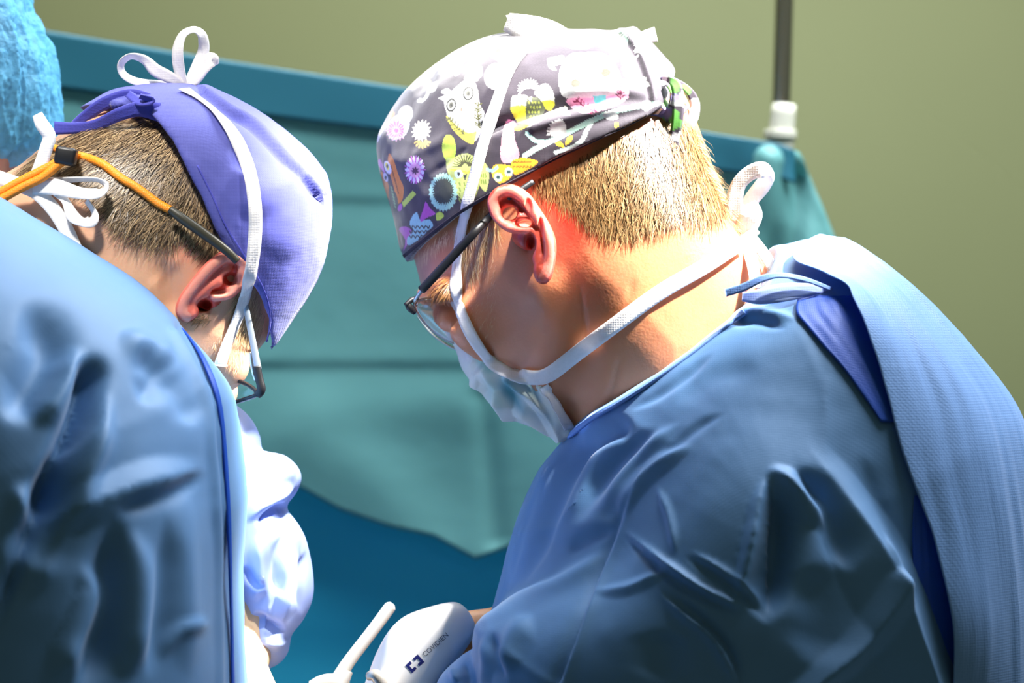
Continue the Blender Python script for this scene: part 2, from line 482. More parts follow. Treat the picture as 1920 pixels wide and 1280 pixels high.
def tube_geo(C, R, seg=10, flat=None):
    C = np.array(C); n = len(C); R = np.broadcast_to(R, (n,))
    T = np.gradient(C, axis=0); T /= np.linalg.norm(T, axis=1, keepdims=True) + 1e-12
    ref = np.array((0.0, 1.0, 0.0)); B = np.cross(T, ref); bad = np.linalg.norm(B, axis=1) < 0.05
    B[bad] = np.cross(T[bad], np.array((1.0, 0, 0))); B /= np.linalg.norm(B, axis=1, keepdims=True)
    N = np.cross(B, T); th = np.linspace(0, 2 * np.pi, seg, endpoint=False)
    fl = 1.0 if flat is None else flat
    A = C[:, None, :] + R[:, None, None] * (np.cos(th)[None, :, None] * B[:, None, :] + fl * np.sin(th)[None, :, None] * N[:, None, :])
    i = np.arange(n * seg).reshape(n, seg); j = np.roll(i, -1, 1)
    Q = np.stack([i[:-1], i[1:], j[1:], j[:-1]], -1).reshape(-1, 4)
    V = np.concatenate([A.reshape(-1, 3), C[[0, -1]]]); c0, c1 = n * seg, n * seg + 1
    cap = [[c0, i[0, k], i[0, (k + 1) % seg], i[0, (k + 1) % seg]] for k in range(0)]
    caps = []
    for k in range(0, seg, 2):
        caps.append([c0, i[0, k], i[0, (k + 1) % seg], i[0, (k + 2) % seg]])
        caps.append([c1, i[-1, (k + 2) % seg], i[-1, (k + 1) % seg], i[-1, k]])
    return V, np.concatenate([Q, np.array(caps)])

def tube_px(pts, n=8, seg=10, flat=None):
    """points (px, py, y, radius px)"""
    p = catmull(pts, n)
    return tube_geo([P(a, b, y) for a, b, y, _ in p], p[:, 3] * sc(0), seg, flat)

def obj_geo(name, geo, m, parent=None, smooth=True):
    return link(name, np_mesh(name, *geo), m, parent, smooth)

def box_geo(lo, hi):
    x0, y0, z0 = lo; x1, y1, z1 = hi
    V = np.array([(x, y, z) for x in (x0, x1) for y in (y0, y1) for z in (z0, z1)], float)
    return V, np.array([(0, 1, 3, 2), (4, 6, 7, 5), (0, 4, 5, 1), (2, 3, 7, 6), (0, 2, 6, 4), (1, 5, 7, 3)])

def strands(tree_list, regions, count, mirror=False):
    """short tapering hairs: regions = (polygon, dir fn(px,py)->(dx,dy), length px, lift, color list, share)"""
    Vs, Cs = [], []; tri = []
    for poly, dfn, Lp, lift, cols, num, wid in regions:
        poly = np.array(poly, float); lo, hi = poly.min(0), poly.max(0); made = 0; tries = 0
        while made < num and tries < 6:
            tries += 1
            q = lo + RNG.random((num * 2, 2)) * (hi - lo)
            ins = sdf_poly(q[:, 0], q[:, 1], poly) > 0
            for a, b in q[ins]:
                if made >= num: break
                h = ray(a, b, tree_list)
                if h is None: continue
                p0, nn = h[0], h[1]
                dx, dy = dfn(a, b); j = RNG.normal(0, 0.22, 2)
                d = Vector((dx + j[0], 0, -(dy + j[1]))); d = (d - nn * d.dot(nn)).normalized()
                L = Lp * sc(0) * RNG.uniform(0.55, 1.25); lf = lift * RNG.uniform(0.5, 1.4)
                side = d.cross(nn).normalized() * wid * RNG.uniform(0.7, 1.2)
                bend = d.cross(nn) * RNG.normal(0, 0.12)
                c = np.array(cols[RNG.integers(len(cols))]) * RNG.uniform(0.75, 1.25)
                base = sum(len(v) for v in Vs[-1:]) * 0
                pts = []
                for t, w in ((0, 1.0), (0.4, 0.85), (0.75, 0.55)):
                    cp = p0 + d * (L * t) + nn * (lf * L * (t - 0.55 * t * t)) + bend * (L * t * t) - nn * 0.0004
                    pts += [cp - side * w, cp + side * w]
                pts.append(p0 + d * L + nn * (lf * L * 0.42) + bend * L)
                Vs.append(np.array([tuple(x) for x in pts])); Cs.append(np.tile(np.clip(c, 0, 1), (7, 1)))
                made += 1
    k = len(Vs); V = np.concatenate(Vs); C = np.concatenate(Cs)
    b = (np.arange(k) * 7)[:, None]
    Q = np.concatenate([b + np.array([[0, 1, 3, 2]]), b + np.array([[2, 3, 5, 4]])])
    Tr = b + np.array([[4, 5, 6, 6]])
    if mirror:
        V2 = V.copy(); V2[:, 1] *= -1; Q = np.concatenate([Q, Q + len(V)]); Tr = np.concatenate([Tr, Tr + len(V)]); V = np.concatenate([V, V2]); C = np.concatenate([C, C])
    faces = np.concatenate([Q, Tr])
    me = bpy.data.meshes.new('hair')
    nq, ntv = len(Q), len(Tr)
    loops = np.concatenate([Q.ravel(), Tr[:, :3].ravel()]).astype(np.int32)
    starts = np.concatenate([np.arange(nq) * 4, nq * 4 + np.arange(ntv) * 3]).astype(np.int32)
    me.vertices.add(len(V)); me.vertices.foreach_set('co', V.astype(np.float32).ravel())
    me.loops.add(len(loops)); me.loops.foreach_set('vertex_index', loops)
    me.polygons.add(nq + ntv); me.polygons.foreach_set('loop_start', starts)
    me.update(calc_edges=True); me.validate()
    set_col(me, C)
    return me

# ================================================================== the setting
def struct(name, geo, m): 
    o = obj_geo(name, geo, m, None, False); o['kind'] = 'structure'; return o
struct('floor', box_geo((-3.0, -2.6, -0.1), (3.0, 2.15, 0.0)), 'floor')
struct('wall_back', box_geo((-3.0, 2.15, -0.1), (3.0, 2.27, 3.2)), 'wall')

# pole on a wheeled base
DY = 0.75
pole = bpy.data.objects.new('drip_stand', None); COL.objects.link(pole)
PY = DY + 0.03
pt = P(1483, -400, PY); pb = P(1462, 285, PY); ax = (pt - pb).normalized(); s0 = sc(DY)
foot = pb + ax * ((0.06 - pb.z) / ax.z); pole.location = (foot.x, foot.y, 0)
bpy.context.view_layer.update()
def tube_w(name, a, b, ra, rb, m, parent, seg=20):
    n = 6; C = [np.array(a) + (np.array(b) - np.array(a)) * t for t in np.linspace(0, 1, n)]
    V, Q = tube_geo(C, np.linspace(ra, rb, n), seg); V = V - np.array(parent.location)
    return obj_geo(name, (V, Q), m, parent)
tube_w('pole', pb - ax * 0.02, pt, 0.0085, 0.0085, 'chrome', pole)
tube_w('lower_tube', foot, pb + ax * 0.012, 0.012, 0.012, 'chrome', pole)
cl = tube_w('clamp', pb - ax * 0.002, P(1470, 195, PY), 0.0130, 0.0110, 'clamp', pole)
tube_w('clamp_ring', pb + ax * 0.012, pb + ax * 0.020, 0.0150, 0.0150, 'clamp', pole)
for k in range(5):
    a = k * 2 * math.pi / 5 + 0.3
    tip = Vector((foot.x + 0.26 * math.cos(a), foot.y + 0.26 * math.sin(a), 0.045))
    leg = tube_w('leg', Vector((foot.x, foot.y, 0.08)), tip, 0.014, 0.010, 'chrome', pole, 12)
    tube_w('castor', tip + Vector((0, -0.012, -0.02)), tip + Vector((0, 0.012, -0.02)), 0.025, 0.025, 'black', pole, 16)
tag(pole, 'slim metal drip stand with pale clamp holding up the blue drape corner', 'drip stand')

# drape hung between stands
drape = bpy.data.objects.new('surgical_drape', None); COL.objects.link(drape); drape.location = (0, 0, 0)
tag(drape, 'blue green surgical drape hung as a screen behind the surgeons', 'drape')
def top_edge(x): return np.interp(x, [-500, 70, 400, 760, 1300, 1470, 1500], [-30, 57, 112, 166, 246, 272, 285])
def right_x(py): return np.interp(py, [270, 300, 440, 700, 1300, 5000], [1488, 1508, 1565, 1625, 1680, 1700])
def drape_sheet(name, m, y0, rows, cols, top, bottom, folds, amp=1.0, xr=None, xl=-500):
    A = np.zeros((rows, cols, 3))
    for j in range(cols):
        u = j / (cols - 1)
        for i in range(rows):
            v = i / (rows - 1)
            pxm = xl + (1500 - xl) * u
            t0 = top(pxm); b0 = bottom(pxm)
            py = t0 + (b0 - t0) * v
            rx = right_x(py) if xr is None else xr
            px = xl + (rx - xl) * u
            A[i, j] = P(px, py, y0)
    V, Q = grid_sheet(A)
    px, py = to_px(V)
    H = 6 * np.sin(px / 170 + 0.8 * np.sin(py / 300)) + 4 * np.sin(px / 61 + py / 400) * np.clip((py - 100) / 500, 0, 1)
    H += 10 * vnoise(V, 4.0, 3) + 4 * vnoise(V, 11.0, 5)
    fade = np.clip((px - 1250) / 250, 0, 1)
    H += fade * 14 * np.sin((px - 0.32 * py) / 26.0) * np.clip((py - 270) / 150, 0, 1)
    H *= amp * 0.6
    for pts, w, a, kind in folds:
        d, s, t = polydist(px, py, catmull(pts, 4))
        if kind == 'g': H += a * np.exp(-(d / w) ** 2)
        else: H += a * np.tanh(s * d / (0.3 * w)) * np.exp(-(d / (2 * w)) ** 2)
    V[:, 1] -= H * 0.001
    o = obj_geo(name, (V, Q), m, drape)
    md = o.modifiers.new('thick', 'SOLIDIFY'); md.thickness = 0.0012
    return o
hem = lambda x: np.interp(x, [-500, 470, 560, 640, 720, 790, 860, 950, 1060, 1700], [850, 900, 955, 985, 1005, 1048, 1022, 1000, 1000, 1010])
drape_sheet('upper_sheet', 'drape', DY, 110, 170, top_edge, hem,
    [([(-200, 690), (500, 684), (900, 684)], 20, -1.0, 'e'), ([(100, 378), (620, 374), (760, 378)], 24, -0.8, 'e'),
     ([(905, 745), (918, 860), (930, 1010)], 20, -5, 'g'), ([(560, 820), (700, 900), (790, 1040)], 70, 4, 'g'),
     ([(600, 770), (880, 760)], 50, 2, 'g'), ([(-300, 180), (300, 220), (760, 290)], 50, 2, 'g'),
     ([(1440, 300), (1420, 420), (1400, 560)], 26, 18, 'g'), ([(1500, 330), (1490, 470)], 18, -14, 'g')])
drape_sheet('lower_sheet', 'drape_blue', DY + 0.035, 60, 120, lambda x: 780 + 0 * x, lambda x: 3000 + 0 * x,
    [([(560, 1130), (760, 1140), (900, 1130)], 60, 4, 'g')], 1.0)
drape_sheet('top_hem_shade', 'drape_hem_shade', DY - 0.006, 14, 150, lambda x: top_edge(x) - 3, lambda x: top_edge(x) + 105 - 0.03 * x, [], 1.0, xr=1490)  # top band whose darker tone is lighting put into the colour

# ================================================================== shared body builders
def make_ear(helix, anti, lobe, conchas, stem, ysurf, yo, r=9.5, outline=None, h=0.0008):
    """ear as one blended surface; yo(px,py) = how far it stands off the head, mm"""
    def E(q, extra=0.0): return np.array(P(q[0], q[1], ysurf - (yo(q[0], q[1]) + extra) * 0.001))
    s = sc(ysurf)
    allp = np.array([E(q) for q in helix])
    lo = allp.min(0) - 0.012; hi = allp.max(0) + 0.012; hi[1] = ysurf + 0.014
    g = Grid(lo, hi, h)
    hp = catmull(helix, 3); F = None
    yc = lambda X, Z: ysurf - yo(X / s + 960, 640 - (Z - CAM.z) / s) * 0.001 + 0.004
    plate = Inflate(outline if outline is not None else helix, ysurf, 0.0032, 2.5, 3, 60, yc=yc)
    F = plate.field(g)
    for a, b in zip(hp[:-1], hp[1:]):
        F = smin(F, g.capsule(E(a), E(b), a[2] * s, b[2] * s), 0.0022)
    ap = catmull(anti, 3)
    for a, b in zip(ap[:-1], ap[1:]):
        F = smin(F, g.capsule(E(a, -1.0), E(b, -1.0), a[2] * s, b[2] * s), 0.0025)
    for q in lobe:
        F = smin(F, g.ellipsoid(E(q), (q[2] * s, 0.0045, q[3] * s)), 0.003)
    st = stem
    F = smin(F, g.capsule(P(st[0], st[1], ysurf + 0.012), np.array(P(st[2], st[3], ysurf + 0.003)), st[4] * s, st[4] * s), 0.004)
    for q in conchas:
        c = E(q, q[4]); F = smax(F, -g.ellipsoid(c, (q[2] * s, q[5] * 0.001, q[3] * s)), 0.0018)
    return surface_nets(F, g, 2)

def lower_body(cx, cy, dirx, z_top, width=0.17, depth=0.12):
    """trunk and legs under the gown, coarse"""
    g = Grid((cx - 0.32, cy - 0.32, -0.02), (cx + 0.32, cy + 0.32, z_top + 0.05), 0.016)
    F = g.capsule((cx, cy, 0.95), (cx, cy, z_top - 0.10), 0.105, 0.11)
    for sgn in (-1, 1):
        hip = (cx, cy + sgn * 0.09, 0.92); knee = (cx + dirx * 0.02, cy + sgn * 0.10, 0.50); ank = (cx - dirx * 0.01, cy + sgn * 0.10, 0.09)
        F = smin(F, g.capsule(hip, knee, 0.085, 0.062), 0.03)
        F = smin(F, g.capsule(knee, ank, 0.060, 0.042), 0.02)
        F = smin(F, g.capsule((ank[0] - dirx * 0.03, ank[1], 0.045), (ank[0] + dirx * 0.16, ank[1], 0.038), 0.045, 0.038), 0.02)
    return surface_nets(F, g, 1)

def skirt_geo(cx, cy, z0, z1, rx0, ry0, rx1, ry1, n=64, rows=30, seed=0.0):
    A = np.zeros((rows, n + 1, 3))
    for i in range(rows):
        t = i / (rows - 1); z = z0 + (z1 - z0) * t
        for j in range(n + 1):
            th = 2 * math.pi * j / n
            rip = 1 + t * 0.07 * math.sin(7 * th + seed) + t * 0.03 * math.sin(13 * th + 1 + seed)
            A[i, j] = (cx + (rx0 + (rx1 - rx0) * t) * math.cos(th) * rip, cy + (ry0 + (ry1 - ry0) * t) * math.sin(th) * rip, z)
    V, Q = grid_sheet(A); return V, Q

def hand_geo(wrist, fwd, palm_n, size=1.0, curl=(0.5, 0.7, 0.5), flip=1, h=0.0022):
    """gloved hand: palm, four fingers of unequal length with knuckles, thumb off the side"""
    f = Vector(fwd).normalized(); n = Vector(palm_n); n = (n - f * n.dot(f)).normalized(); w = f.cross(n) * flip
    o = Vector(wrist)
    def L(a, b, c): return np.array(o + (f * a + w * b + n * c) * size)
    segs = [(L(-0.06, 0, 0), L(0.0, 0, 0), 0.026, 0.026)]
    for b in (-0.026, -0.009, 0.009, 0.026): segs.append((L(0.005, b * 0.5, 0), L(0.085, b, 0), 0.016, 0.0125))
    for b, ln, r in ((-0.030, 0.82, 0.0082), (-0.010, 1.0, 0.0090), (0.010, 1.05, 0.0093), (0.030, 0.94, 0.0090)):
        p = (0.088, b, 0.0); ang = 0.0; q = p; rr = r
        for k, l0 in enumerate((0.042, 0.027, 0.021)):
            ang += curl[k]; e = (q[0] + l0 * ln * math.cos(ang), q[1] + b * 0.05, q[2] + l0 * ln * math.sin(ang))
            segs.append((L(*q), L(*e), rr, rr * 0.92)); q = e; rr *= 0.92
    t = [(0.012, 0.022, 0.004), (0.042, 0.046, 0.016), (0.070, 0.054, 0.030), (0.090, 0.050, 0.042)]
    for k in range(3): segs.append((L(*t[k]), L(*t[k + 1]), 0.0135 - 0.0022 * k, 0.0115 - 0.0018 * k))
    P_ = np.array([s[0] for s in segs] + [s[1] for s in segs]); g = Grid(P_.min(0) - 0.035, P_.max(0) + 0.035, h)
    F = None
    for k, (a, b, ra, rb) in enumerate(segs):
        c = g.capsule(a, b, ra * size, rb * size)
        F = c if F is None else smin(F, c, 0.010 if k < 5 else 0.003)
    return surface_nets(F, g, 1)

def paint_mix(C, w, col): return C * (1 - w[:, None]) + np.array(col) * w[:, None]
def blob(px, py, cx, cy, rx, ry): return np.exp(-(((px - cx) / rx) ** 2 + ((py - cy) / ry) ** 2))
def inside(px, py, poly, soft=6.0, n=3):
    p = catmull(poly, n, True) if n > 1 else np.array(poly, float)
    return 1 / (1 + np.exp(-np.clip(sdf_poly(px, py, p) / soft, -30, 30)))

# ================================================================== right surgeon
HEAD_R = [(775, 490), (790, 546), (804, 572), (820, 590), (842, 622), (862, 655), (876, 690), (900, 722), (925, 742), (955, 765), (1010, 785),
          (1052, 796), (1080, 860), (1140, 960), (1320, 960), (1500, 700), (1468, 530), (1432, 484), (1397, 432), (1366, 380), (1344, 330),
          (1325, 285), (1306, 230), (1278, 168), (1230, 112), (1150, 78), (1050, 68), (950, 74), (880, 94), (800, 144), (748, 205), (726, 265), (737, 350), (757, 430)]
def yawX(X):                      # the head is turned away from the camera: the face swings back
    return 0.46 * 0.022 * np.log1p(np.exp(np.clip((0.030 - X) / 0.022, -40, 40)))
def yw(px): return float(yawX((px - 960) * sc(0.0)))
YAW = lambda X, Z: yawX(X)
hR = Inflate(HEAD_R, 0.0, 0.081, 1.25, 3, 90, yc=YAW)
gH = Grid((-0.12, -0.105, 1.32), (0.20, 0.135, 1.665), 0.0022)
fHR = hR.field(gH)
fb = fHR
# brow, cheekbone, eyeball
fb = smin(fb, gH.capsule(P(800, 552, yw(800) - 0.040), P(838, 538, yw(838) - 0.056), 0.007, 0.006), 0.010)
fb = smin(fb, gH.ellipsoid(P(905, 610, yw(905) - 0.048), (0.022, 0.016, 0.018)), 0.02)
fb = smin(fb, gH.capsule(P(1030, 540, -0.058), P(1085, 620, -0.052), 0.011, 0.011), 0.014)
fb = smin(fb, gH.capsule(P(1085, 620, -0.052), P(1010, 735, -0.030), 0.011, 0.011), 0.014)
fb = smin(fb, gH.capsule(P(1150, 520, -0.052), P(1290, 760, -0.050), 0.016, 0.016), 0.03)
fb = smax(fb, -gH.ellipsoid(P(836, 588, yw(836) - 0.056), (0.012, 0.014, 0.008)), 0.006)
fb = smin(fb, gH.ellipsoid(P(846, 592, yw(846) - 0.038), (0.011, 0.011, 0.011)), 0.002)
fb = smax(fb, -gH.ellipsoid(P(990, 452, -0.074), (0.0045, 0.014, 0.0075)), 0.002)
VH, QH = surface_nets(fb, gH, 2)
VH = fold(VH, QH, [
    ([(1085, 515), (1090, 570), (1098, 640), (1110, 670)], 5, -1.2, 'g'), ([(1165, 660), (1152, 720), (1145, 770)], 5, -1.3, 'g'),
    ([(1190, 520), (1175, 570)], 5, -0.8, 'g'), ([(1070, 560), (1100, 650), (1075, 740), (1040, 780)], 30, -2.0, 'g'),
    ([(1120, 600), (1150, 700), (1140, 800)], 34, 1.2, 'g'), ([(1360, 400), (1400, 450)], 8, -1.2, 'g')])
VH += normals(VH, QH) * (0.00025 * vnoise(VH, 40, 2) + 0.00006 * vnoise(VH, 220, 4))[:, None]
treeH = bvh(VH, QH)
earR = make_ear(
    helix=[(985, 430, 7), (955, 426, 8), (932, 405, 8.5), (925, 378, 9.5), (938, 361, 10), (960, 357, 10), (984, 372, 10.5), (1004, 400, 10.5), (1020, 426, 10.5), (1030, 452, 10.5), (1031, 479, 10), (1026, 505, 10), (1019, 520, 9)],
    anti=[(955, 386, 5), (970, 404, 8), (990, 426, 8), (1002, 446, 8), (1007, 466, 8), (1008, 488, 8)],
    lobe=[(1016, 508, 16, 22)],
    conchas=[(954, 399, 17, 15, 1.0, 11.0), (982, 418, 17, 9, 1.5, 10.0), (995, 458, 10, 20, -1.0, 16.0), (990, 385, 7, 16, 4.0, 4.0), (1013, 430, 5, 24, 4.0, 4.5)],
    stem=(985, 440, 995, 445, 26), ysurf=-0.0765,
    yo=lambda x, y: np.clip(4 + (x - 925) * 0.13, 2, 18), 
    outline=[(985, 440), (955, 428), (930, 400), (925, 375), (945, 357), (970, 360), (1000, 395), (1030, 450), (1032, 490), (1018, 525), (1004, 500), (1000, 460)])
VB, QB = join([(VH, QH), earR])
pxB, pyB = to_px(VB)
Cs = np.tile(np.array((0.62, 0.235, 0.105)), (len(VB), 1))
Cs = paint_mix(Cs, 0.55 * np.clip(0.5 + 0.5 * vnoise(VB, 45, 9), 0, 1), (0.50, 0.19, 0.10))
Cs = paint_mix(Cs, 0.75 * blob(pxB, pyB, 790, 510, 60, 60), (0.56, 0.25, 0.22))
Cs = paint_mix(Cs, 0.8 * blob(pxB, pyB, 1060, 410, 60, 75), (0.80, 0.10, 0.07))  # red light bounced behind the ear, painted onto the skin
hairR = [(990, 335), (1100, 283), (1250, 205), (1310, 240), (1345, 330), (1368, 385), (1330, 410), (1280, 395), (1240, 405), (1190, 425), (1130, 420), (1080, 385), (1035, 352)]
Cs = paint_mix(Cs, 0.9 * inside(pxB, pyB, hairR, 12), (0.20, 0.10, 0.032))
Cs = paint_mix(Cs, 0.7 * inside(pxB, pyB, [(850, 415), (905, 380), (925, 420), (900, 470), (880, 500), (858, 470)], 10), (0.34, 0.17, 0.06))
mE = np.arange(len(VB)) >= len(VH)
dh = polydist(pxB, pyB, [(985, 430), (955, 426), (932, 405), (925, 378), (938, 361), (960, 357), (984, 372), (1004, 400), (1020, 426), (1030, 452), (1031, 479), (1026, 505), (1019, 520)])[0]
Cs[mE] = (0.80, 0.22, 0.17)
Cs[mE & (dh > 9)] = (0.62, 0.09, 0.06)  # flushed ear, with the red of light shining through painted in
Cs[mE & (dh > 11) & (VB[:, 1] > -0.088)] = (0.42, 0.025, 0.015)  # shade in the concha painted as a darker red
for mx, my in ((1289, 483), (1136, 545), (1100, 460)):
    Cs = paint_mix(Cs, 0.8 * blob(pxB, pyB, mx, my, 4.5, 4.5), (0.30, 0.09, 0.05))
lbR = lower_body(0.20, 0.0, -1, 1.36)
nB = len(VB)
VB2, QB2 = join([(VB, QB), lbR])
Cs = np.concatenate([Cs, np.tile(np.array((0.06, 0.10, 0.25)), (len(lbR[0]), 1))])
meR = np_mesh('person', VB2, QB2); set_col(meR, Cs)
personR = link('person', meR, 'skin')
tag(personR, 'person in a dark owl print cap and thin glasses, bent forward, facing left', 'person', 'masked surgeons at work')

hr = strands([treeH], [
    (hairR, lambda x, y: (0.30 - (x - 1000) / 330 * 0.55, 1.0), 46, 0.22, [(0.30, 0.165, 0.06), (0.20, 0.10, 0.032), (0.42, 0.27, 0.12), (0.12, 0.06, 0.02)], 6500, 0.00024),
    ([(1300, 240), (1345, 330), (1400, 440), (1455, 500), (1430, 500), (1370, 420), (1310, 300)], lambda x, y: (0.6, 1.0), 26, 1.1, [(0.75, 0.5, 0.22), (0.5, 0.3, 0.12)], 420, 0.00015),
    ([(850, 405), (870, 395), (925, 370), (935, 430), (905, 470), (884, 520), (866, 500), (852, 450)], lambda x, y: (0.25 * math.sin(x / 7), 1.0), 40, 0.35, [(0.60, 0.42, 0.22), (0.42, 0.24, 0.09)], 420, 0.00017),
    ([(775, 475), (840, 425), (845, 440), (790, 480)], lambda x, y: (-0.2, 1.0), 30, 0.5, [(0.85, 0.60, 0.36)], 110, 0.00014),
    ([(798, 535), (846, 512), (848, 545), (830, 560), (806, 556)], lambda x, y: (-0.5, 0.9), 26, 0.5, [(0.26, 0.10, 0.03), (0.38, 0.17, 0.05)], 420, 0.00016),
    ([(868, 470), (930, 470), (930, 620), (890, 640)], lambda x, y: (-0.3, 1.0), 12, 0.6, [(0.75, 0.5, 0.3)], 260, 0.00007)], 0)
hairobj = link('hair', hr, 'hair', personR); tag(hairobj, 'short ginger blond hair at the nape', kind='stuff')
# far side of the head carries the same hair
h2 = hr.copy(); co = np.zeros(len(h2.vertices) * 3, np.float32); h2.vertices.foreach_get('co', co); co = co.reshape(-1, 3); co[:, 1] = 2 * yawX(co[:, 0]) - co[:, 1]
h2.vertices.foreach_set('co', co.ravel()); h2.update(); o2 = link('hair', h2, None, personR); tag(o2, kind='stuff')

# ---- printed cap
CAP_R = [(757, 482), (742, 440), (730, 380), (712, 330), (699, 285), (699, 250), (712, 222), (735, 188), (775, 145), (840, 98), (905, 71), (950, 62), (1010, 62), (1060, 60), (1120, 60), (1160, 58),
         (1188, 48), (1204, 62), (1226, 92), (1246, 125), (1262, 160), (1300, 230), (1330, 330), (1250, 450), (1050, 520), (850, 560)]
hem_R = [(757, 482), (800, 447), (850, 408), (900, 377), (960, 343), (1030, 306), (1100, 273), (1170, 241), (1215, 218), (1240, 200), (1262, 160)]
cR = Inflate(CAP_R, 0.0, 0.0875, 1.3, 3, 90, yc=YAW)
gC = Grid((-0.108, -0.105, 1.485), (0.125, 0.140, 1.675), 0.0013)
fc = cR.field(gC); hf = hR.field(gC)
fc = smin(fc, hf - 0.0035, 0.008)
fc = smax(fc, gC.clip([(600, 0), (600, 604)] + [(757 - 60, 482 + 46)] + hem_R + [(1275, 120), (1275, 0)], -0.06), 0.0012)
VC, QC = surface_nets(fc, gC, 2)
VC = fold(VC, QC, [
    ([(1240, 192), (1180, 186), (1110, 187), (1040, 199), (970, 219), (905, 243)], 13, -5.5, 'g', 'start'),
    ([(1240, 198), (1160, 204), (1080, 218), (1000, 240)], 10, 3.0, 'g', 'start'),
    ([(1240, 203), (1150, 222), (1060, 250)], 8, -1.6, 'g', 'start'), ([(1235, 185), (1160, 172), (1080, 172)], 16, 3.2, 'g', 'start'),
    ([(970, 215), (920, 232), (880, 262)], 7, -1.6, 'g'), ([(800, 330), (850, 300), (880, 270)], 7, -1.2, 'g'), ([(770, 290), (820, 270), (850, 240)], 12, 1.4, 'g'),
    ([(1165, 62), (1195, 100), (1214, 150), (1222, 185)], 5, -2.4, 'e', 'none'), ([(705, 330), (760, 300), (810, 300)], 20, 1.5, 'g'),
    ([(830, 120), (780, 180), (760, 240)], 10, -0.9, 'g')])
VC += normals(VC, QC) * (0.0009 * vnoise(VC, 38, 6) + 0.0004 * vnoise(VC, 110, 7))[:, None]
me0 = np_mesh('cap_tmp', VC, QC); ot = bpy.data.objects.new('cap_tmp', me0); COL.objects.link(ot)
sm = ot.modifiers.new('s', 'SUBSURF'); sm.levels = 1; sm.render_levels = 1
dg = bpy.context.evaluated_depsgraph_get(); meC = bpy.data.meshes.new_from_object(ot.evaluated_get(dg)); bpy.data.objects.remove(ot)
treeC = bvh(VC, QC)
co = np.zeros(len(meC.vertices) * 3, np.float32); meC.vertices.foreach_get('co', co); co = co.reshape(-1, 3).astype(float)

class Paint:
    def __init__(self, V, base):
        self.x, self.y = to_px(V); self.C = np.tile(np.array(base, float), (len(V), 1))
    def put(self, m, col): self.C[m] = col
    def loc(self, cx, cy, ang):
        a = math.radians(ang); dx = self.x - cx; dy = self.y - cy
        return dx * math.cos(a) + dy * math.sin(a), -dx * math.sin(a) + dy * math.cos(a)
    def ell(self, cx, cy, rx, ry, ang, col, ring=0):
        u, v = self.loc(cx, cy, ang); r = np.hypot(u / rx, v / ry)
        self.put((r < 1) & (r > (1 - ring / rx if ring else -1)), col)
    def poly(self, pts, col, n=3):
        p = catmull(pts, n, True) if n > 1 else np.array(pts, float); lo, hi = p.min(0), p.max(0)
        k = np.where((self.x > lo[0]) & (self.x < hi[0]) & (self.y > lo[1]) & (self.y < hi[1]))[0]
        if len(k): self.C[k[sdf_poly(self.x[k], self.y[k], p) > 0]] = col
    def line(self, pts, w, col, n=4):
        w = max(w * 1.25, 2.3); p = catmull(pts, n) if n > 1 else np.array(pts, float); lo, hi = p.min(0) - w, p.max(0) + w
        k = np.where((self.x > lo[0]) & (self.x < hi[0]) & (self.y > lo[1]) & (self.y < hi[1]))[0]
        if len(k): self.C[k[polydist(self.x[k], self.y[k], p)[0] < w / 2]] = col
    def spiky(self, cx, cy, r, depth, nsp, col, rx=1.0, ang=0):
        u, v = self.loc(cx, cy, ang); th = np.arctan2(v, u / rx); rr = np.hypot(u / rx, v)
        saw = np.abs(((th / (2 * np.pi) * nsp) % 1) - 0.5) * 2
        self.put(rr < r * (1 - depth * saw), col)
    def rays(self, cx, cy, r0, r1, nr, w, col, rx=1.0, ang=0, arc=None):
        for k in range(nr):
            a = 2 * math.pi * k / nr if arc is None else math.radians(arc[0] + (arc[1] - arc[0]) * k / (nr - 1))
            ca, sa = math.cos(math.radians(ang)), math.sin(math.radians(ang))
            e = []
            for r in (r0, r1):
                u, v = r * math.cos(a) * rx, r * math.sin(a); e.append((cx + u * ca - v * sa, cy + u * sa + v * ca))
            self.line(e, w, col, 1)
    def herring(self, pts, w, col, br=9, step=9):
        p = catmull(pts, 6); self.line(pts, w, col)
        d = np.diff(p, axis=0); L = np.concatenate([[0], np.cumsum(np.linalg.norm(d, axis=1))]); s = step * 0.5
        while s < L[-1]:
            i = min(np.searchsorted(L, s), len(p) - 2); q = p[i]; t = d[i - 1] / np.linalg.norm(d[i - 1]); nn = np.array((-t[1], t[0]))
            for sg in (-1, 1): self.line([q, q - t * br * 0.6 + nn * sg * br * 0.8], w, col, 1)
            s += step

